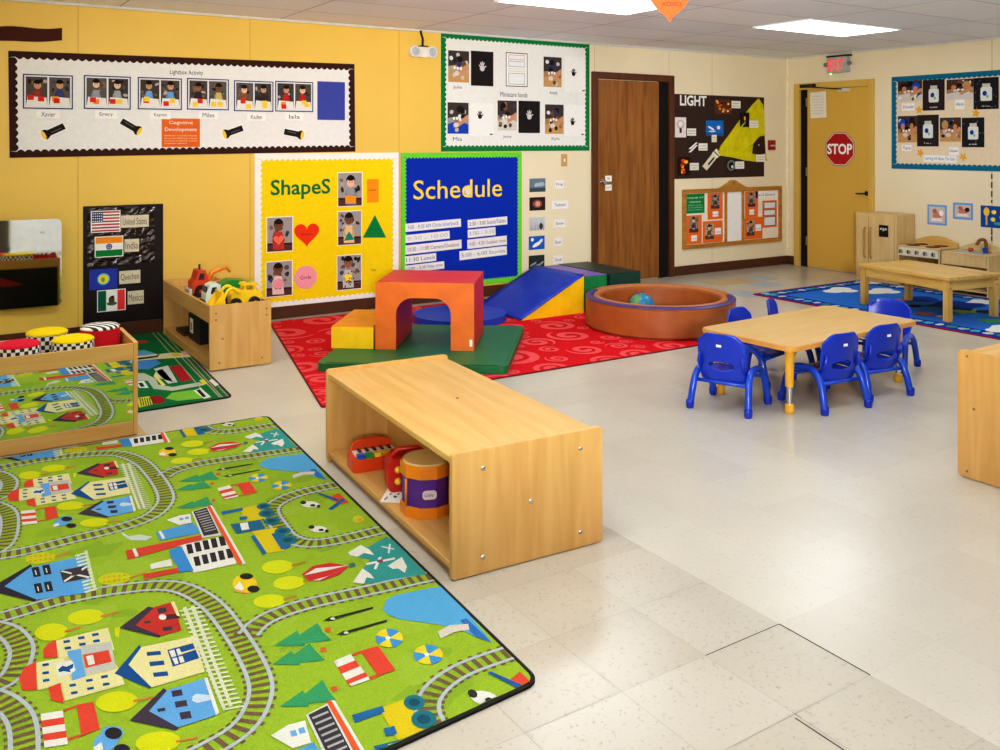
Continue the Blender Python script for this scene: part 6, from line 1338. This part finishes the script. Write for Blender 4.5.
mb = MB(); mb.box(xa, xb, y1 - .02, y1 - .002, zt0, h - .002, mx_); mb.build('back_rail', root, bevel=.002)
mb = MB(); mb.box(xa, xb, y1 - .014, y1 - .008, .004, zt0 - .0005, mat((26, 24, 26), .4)); bp_ = mb.build('back_panel', root); tag(bp_, 'black back panel')
mb = MB(); mb.prism([(.42, .30), (.60, .23), (.44, .22), (.36, .24)], lambda a, b, t_: (a, t_, b), y1 - .0078, y1 - .0065, mat((150, 26, 26), .5)); mb.build('red_sticker', bp_)
# cushions
def checker_mat(name, kind):
    m, n, l, b = nt(name); tc = n.new('ShaderNodeTexCoord'); sp = n.new('ShaderNodeSeparateXYZ'); l.new(tc.outputs['Object'], sp.inputs['Vector'])
    b.inputs['Roughness'].default_value = .7
    def M(op, a, b2=None):
        q = n.new('ShaderNodeMath'); q.operation = op
        for i, v in enumerate((a, b2)):
            if v is None: continue
            if isinstance(v, (int, float)): q.inputs[i].default_value = v
            else: l.new(v, q.inputs[i])
        return q.outputs[0]
    mixn = n.new('ShaderNodeMixRGB'); mixn.inputs['Color1'].default_value = (*lin((236, 232, 222)), 1); mixn.inputs['Color2'].default_value = (*lin((28, 26, 28)), 1)
    if kind == 'check':
        an = M('ARCTAN2', sp.outputs['Y'], sp.outputs['X']); u = M('FLOOR', M('MULTIPLY', an, 32 / (2 * PI))); v = M('FLOOR', M('MULTIPLY', sp.outputs['Z'], 1 / .0207)); f = M('MODULO', M('ABSOLUTE', M('ADD', M('ADD', u, v), 100)), 2)
    else:
        u = M('FLOOR', M('MULTIPLY', M('ADD', sp.outputs['X'], M('MULTIPLY', sp.outputs['Y'], .6)), 1 / .019)); f = M('MODULO', M('ABSOLUTE', M('ADD', u, 100)), 2)
    l.new(f, mixn.inputs['Fac']); l.new(mixn.outputs['Color'], b.inputs['Base Color'])
    return m
chk, strp = checker_mat('checker_cloth', 'check'), checker_mat('stripe_cloth', 'stripe')
zf = zt0 - .0115
for (px, py, yy, ztop, r, top, side, lab) in ((18, 346, 4.786, .488, .094, (206, 36, 60), 'c', 'round cushion with red top and checkered side at the photo edge'),
                                   (47, 333, 4.976, .497, .094, (226, 196, 20), 'c', 'round cushion with yellow top and checkered side, behind the other yellow one'),
                                   (73, 338, 4.786, .486, .094, (230, 200, 16), 'c', 'round cushion with yellow top and checkered side, in front against the tray rail'),
                                   (100, 330, 4.974, .497, .094, None, 'r', 'round red cushion with black and white striped top at the tray end')):
    k = (px - 500) / F; x = yy * (CY + SY * k) / (SY - CY * k); hgt = ztop - zf
    root = empty('round_cushion', (x, yy, zf), lab, 'cushion', 'round cushions in the tray shelf')
    mt = strp if top is None else cloth(top, .1); ms = chk if side == 'c' else cloth((196, 32, 46), .1)
    mb = MB(); mb.lathe([(0, 0), (r - .006, 0), (r, .008), (r, hgt - .01)], (0, 0, 0), ms, 40); mb.build('cushion_side', root, world=False)
    mb = MB(); mb.lathe([(r, hgt - .01), (r + .001, hgt - .004), (r - .01, hgt + .004), (r * .5, hgt + .008), (0, hgt + .008)], (0, 0, 0), mt, 40); mb.build('cushion_top', root, world=False)

# ---- toy truck shelf
x0, x1, y0, y1, h = 1.508, 1.9, 5.70, 6.98, .412
root = empty('truck_shelf', ((x0 + x1) / 2, (y0 + y1) / 2, .0075), 'low maple shelf with toy trucks in its tray top against the yellow wall', 'shelf unit')
zz = .0078
for k, (a, b) in enumerate(((y0, y0 + .02), (y1 - .02, y1))):
    mb = MB(); mb.prism(rrect(x0, zz, x1, h, .006, 3), lambda p, q, t_: (p, t_, q), b, a, maple('z')); ep = mb.build('end_panel', root, bevel=.002)
    if k == 0:
        for (bx_, bz_) in ((x0 + .04, h - .05), (x0 + .04, h - .09), (x1 - .03, h - .05), (x1 - .03, h - .09), (x0 + .06, .05), (x1 - .06, .05), (x0 + .08, .2)): mb = MB(); mb.lathe([(0, .003), (.005, .002), (.007, 0)], (bx_, y0 - .0002, bz_), mat((150, 120, 70), .4), 10, lambda p: (p[0], -p[2], p[1])); mb.build('screw', ep)
ya, yb_ = y0 + .0205, y1 - .0205
for xx in (x0 + .001, x1 - .019): mb = MB(); mb.box(xx, xx + .018, ya, yb_, .30, h - .004, my); mb.build('tray_rail', root, bevel=.002)
mb = MB(); mb.box(x0 + .02, x1 - .02, ya, yb_, .342, .358, my); mb.build('tray_floor', root)
mb = MB(); mb.box(x0 + .004, x1 - .02, ya, yb_, .045, .062, my); mb.build('bottom_board', root)
mb = MB(); mb.box(x1 - .012, x1 - .004, ya, yb_, .0625, .2995, my); mb.build('back_panel', root)
mb = MB(); mb.box(x0 + .006, x0 + .02, ya, yb_, zz, .0445, my); mb.build('toe_board', root)
mb = MB(); bx0, by0 = x0 + .07, y0 + .52; mb.box(bx0, bx0 + .22, by0, by0 + .3, .0625, .235, mat((30, 30, 34), .4)); mb.box(bx0 - .002, bx0, by0 + .17, by0 + .25, .11, .21, WHITE); mb.box(bx0 - .003, bx0 - .0021, by0 + .19, by0 + .23, .13, .18, paper((180, 140, 130))); tag(mb.build('storage_bin', bevel=.004), 'black bin with a white card inside the toy truck shelf', 'bin')
mb = MB(); 
for k in range(3): mb.box(x0 + .05, x0 + .22, 6.56, 6.8, .0625 + .008 * k, .069 + .008 * k, mat(((60, 40, 34), (90, 70, 60), (50, 40, 40))[k], .5))
tag(mb.build('flat_puzzle_tray'), 'dark flat board lying on the lower level of the toy truck shelf', 'board')
ZT = .3585
def wheel(mb, c, r, w, m=None):
    mb.lathe([(r * .35, -w / 2), (r * .9, -w / 2), (r, -w * .3), (r, w * .3), (r * .9, w / 2), (r * .35, w / 2), (r * .35, -w / 2)], c, m or mat((30, 28, 28), .7), 20, lambda p: (p[0], p[2], p[1]))
def wheels(root, pts, r, w, hub):
    for c in pts:
        mb = MB(); wheel(mb, c, r, w); wh = mb.build('wheel', root)
        mb = MB(); mb.cyl((c[0], c[1] - w * .42, c[2]), r * .42, w * .84, hub, 14, 'y'); mb.build('hub', wh)
# yellow loader (length along x, bucket to the left)
cx, cy = 1.698, 5.83; yl = plastic((238, 196, 22), .35); root = empty('toy_loader', (cx, cy, ZT), 'yellow toy front loader with scoop bucket at the front of the truck shelf tray', 'toy loader')
fx = lambda a, b, t_: (cx + a, cy + t_, ZT + b)
mb = MB(); mb.prism([(-.03, .035), (.15, .03), (.165, .06), (.16, .115), (.02, .125), (-.03, .10)], fx, .045, -.045, yl); mb.build('body', root, bevel=.008)
mb = MB(); 
for (a, b) in ((.06, -.04), (.06, .034), (.125, -.04), (.125, .034)): mb.prism([(a - .008, .11), (a + .008, .11), (a + .008, .150), (a - .008, .150)], lambda p, q, t_, b=b: fx(p, q, b + t_), .006, 0, yl)
mb.prism([(.04, .150), (.145, .148), (.138, .164), (.05, .166)], fx, .048, -.048, yl); mb.build('cab', root, bevel=.003)
mb = MB(); mb.prism([(-.165, .0), (-.09, .012), (-.075, .05), (-.085, .125), (-.10, .125), (-.105, .055), (-.12, .03), (-.165, .015)], fx, .075, -.075, yl); mb.prism([(-.165, .002), (-.09, .012), (-.076, .05), (-.086, .12), (-.11, .1), (-.15, .04)], fx, -.0751, -.079, yl); mb.prism([(-.165, .002), (-.09, .012), (-.076, .05), (-.086, .12), (-.11, .1), (-.15, .04)], fx, .079, .0751, yl); mb.build('bucket', root, bevel=.002)
for s_ in (-1, 1): mb = MB(); mb.tube(smooth_line([fx(.02, .105, s_ * .056), fx(-.02, .140, s_ * .056), fx(-.055, .128, s_ * .056), fx(-.083, .075, s_ * .056)], 5), .011, yl, 8); mb.build('lift_arm', root)
wheels(root, [(cx - .005, cy + s_ * .062, ZT + .0385) for s_ in (-1, 1)] + [(cx + .115, cy + s_ * .062, ZT + .04) for s_ in (-1, 1)], .038, .032, yl)
mb = MB(); mb.lathe([(0, 0), (.022, 0), (.018, .02), (.02, .042), (.008, .052), (0, .052)], fx(.095, .126, 0), plastic((150, 150, 40)), 14); mb.build('driver_figure', root)
# green garbage truck
cx, cy = 1.716, 6.08; root = empty('toy_garbage_truck', (cx, cy, ZT), 'green toy garbage truck with pale cab behind the yellow loader', 'toy truck'); root.scale = (.9, .9, .88); gr_ = plastic((24, 128, 44), .35); wh_ = plastic((214, 226, 214), .35)
mb = MB(); pts = [(-.05, .04), (.165, .04), (.165, .12), (.14, .165), (.02, .18), (-.05, .15)]; mb.prism(pts, fx, .075, -.075, gr_); bd_ = mb.build('hopper', root, bevel=.012, seg=3)
mb = MB(); 
for k in range(4): mb.prism([(-.02 + .04 * k, .06), (.008 + .04 * k, .06), (.008 + .04 * k, .12), (-.02 + .04 * k, .12)], fx, -.0755, -.0785, plastic((16, 92, 34)))
mb.build('side_ribs', bd_)
mb = MB(); mb.prism([(-.165, .02), (-.055, .02), (-.055, .15), (-.09, .165), (-.135, .15), (-.16, .09)], fx, .066, -.066, wh_); cb = mb.build('cab', root, bevel=.010, seg=3)
mb = MB(); mb.prism([(-.13, .085), (-.085, .085), (-.085, .135), (-.118, .135)], fx, -.0665, -.0675, mat((40, 50, 56), .2)); mb.box(cx - .1585, cx - .150, cy - .05, cy + .05, ZT + .095, ZT + .14, mat((40, 50, 56), .2)); mb.build('window_glass', cb)
mb = MB(); mb.prism([(-.175, .012), (.165, .012), (.165, .038), (-.175, .038)], fx, .06, -.06, mat((60, 62, 64), .5)); mb.build('chassis', root)
wheels(root, [(cx + a, cy + s_ * .072, ZT + .034) for a in (-.105, .03, .115) for s_ in (-1, 1)], .034, .026, plastic((210, 210, 206)))
# red tow truck with orange bed
cx, cy = 1.70, 6.46; root = empty('toy_tow_truck', (cx, cy, ZT), 'red toy truck with orange boom at the far end of the truck shelf tray', 'toy truck'); root.scale = (.95, .95, 1); rr2 = plastic((206, 66, 30), .35); oo2 = plastic((232, 136, 34), .35)
mb = MB(); mb.prism([(-.13, .03), (-.02, .03), (-.02, .14), (-.04, .185), (-.09, .185), (-.11, .12), (-.13, .10)], fx, .07, -.07, rr2); cb = mb.build('cab', root, bevel=.010, seg=3)
mb = MB(); mb.prism([(-.09, .12), (-.045, .12), (-.05, .165), (-.078, .165)], fx, -.0705, -.0715, mat((50, 50, 56), .2)); mb.build('window_glass', cb)
mb = MB(); mb.cyl(fx(-.065, .185, 0), .008, .035, mat((50, 46, 46), .5), 10); mb.build('exhaust_pipe', cb)
mb = MB(); mb.prism([(-.02, .04), (.15, .04), (.15, .09), (-.02, .09)], fx, .06, -.06, oo2); mb.build('truck_bed', root, bevel=.006)
mb = MB(); mb.tube([fx(-.01, .09, 0), fx(.03, .16, 0), fx(.13, .19, 0), fx(.16, .15, 0)], [.02, .02, .014, .01], oo2, 10); mb.build('boom', root)
mb = MB(); mb.box(cx - .155, cx - .132, cy - .07, cy + .07, ZT + .02, ZT + .06, plastic((196, 190, 184))); mb.build('bumper', root, bevel=.004)
wheels(root, [(cx + a, cy + s_ * .075, ZT + .042) for a in (-.075, .09) for s_ in (-1, 1)], .042, .03, plastic((196, 40, 30)))

# ================================================================== WHAT THE MIRROR SEES, LIGHT, CAMERA
root = empty('dark_cabinet', (-.12, -1.2, 0), 'dark brown low cabinet behind the viewer, seen only in the wall mirror', 'cabinet')
mb = MB(); mb.box(-.65, .40, -1.4, -1.02, 0, .62, mat((58, 46, 36), .5)); mb.build('cabinet_body', root, bevel=.004)
for a, b in ((-.64, -.127), (-.123, .39)): mb = MB(); mb.box(a, b, -1.0195, -1.004, .03, .61, mat((70, 58, 44), .5)); mb.build('door', root, bevel=.003)
root = empty('storage_cabinet', (.85, -1.2, 0), 'white low cabinet behind the viewer, seen only in the wall mirror', 'cabinet')
mb = MB(); mb.box(.42, 1.28, -1.4, -1.02, 0, .62, mat((226, 226, 224), .5)); mb.build('cabinet_body', root, bevel=.004)
for a, b in ((.43, .848), (.852, 1.27)): mb = MB(); mb.box(a, b, -1.0195, -1.004, .03, .61, mat((232, 232, 230), .5)); d = mb.build('door', root, bevel=.003); mb = MB(); mb.cyl(((.835 if a < .6 else .865), -1.0038, .34), .012, .02, mat((40, 40, 40), .4), 12, 'y'); mb.build('knob', d)
w_ = bpy.data.worlds.new('room_ambient'); bpy.context.scene.world = w_; w_.use_nodes = True; w_.node_tree.nodes['Background'].inputs['Color'].default_value = (1, .98, .95, 1); w_.node_tree.nodes['Background'].inputs['Strength'].default_value = .4
fl_ = bpy.data.lights.new('added_fill_light', 'AREA'); fl_.shape = 'DISK'; fl_.size = .5; fl_.spread = math.radians(75); fl_.energy = 105; fl_.color = (1, .99, .97)  # added fill lamp behind the camera, brightens ceiling and far walls
fo = bpy.data.objects.new('added_fill_light', fl_); COL.objects.link(fo); fo.location = (-.45, -1.3, 1.6); fo.rotation_euler = Vector((.56, .80, .30)).to_track_quat('-Z', 'Y').to_euler()
cam = bpy.data.cameras.new('camera'); co = bpy.data.objects.new('camera', cam); COL.objects.link(co); co.location = (0, 0, H); co.rotation_euler = (PI / 2, 0, YAW - PI / 2)
cam.sensor_width = 36; cam.lens = 36 * F / 1000; cam.shift_x = 0; cam.shift_y = -(375 - HOR) / 1000; cam.clip_start = .05
sc = bpy.context.scene; sc.camera = co
sc.view_settings.view_transform = 'Standard'; sc.view_settings.look = LOOK; sc.view_settings.exposure = EXPOSURE; sc.view_settings.gamma = 1.0
sc.cycles.use_denoising = True; sc.cycles.max_bounces = 8; sc.cycles.diffuse_bounces = 5; sc.cycles.glossy_bounces = 4; sc.cycles.sample_clamp_indirect = 8; sc.cycles.caustics_reflective = False; sc.cycles.caustics_refractive = False
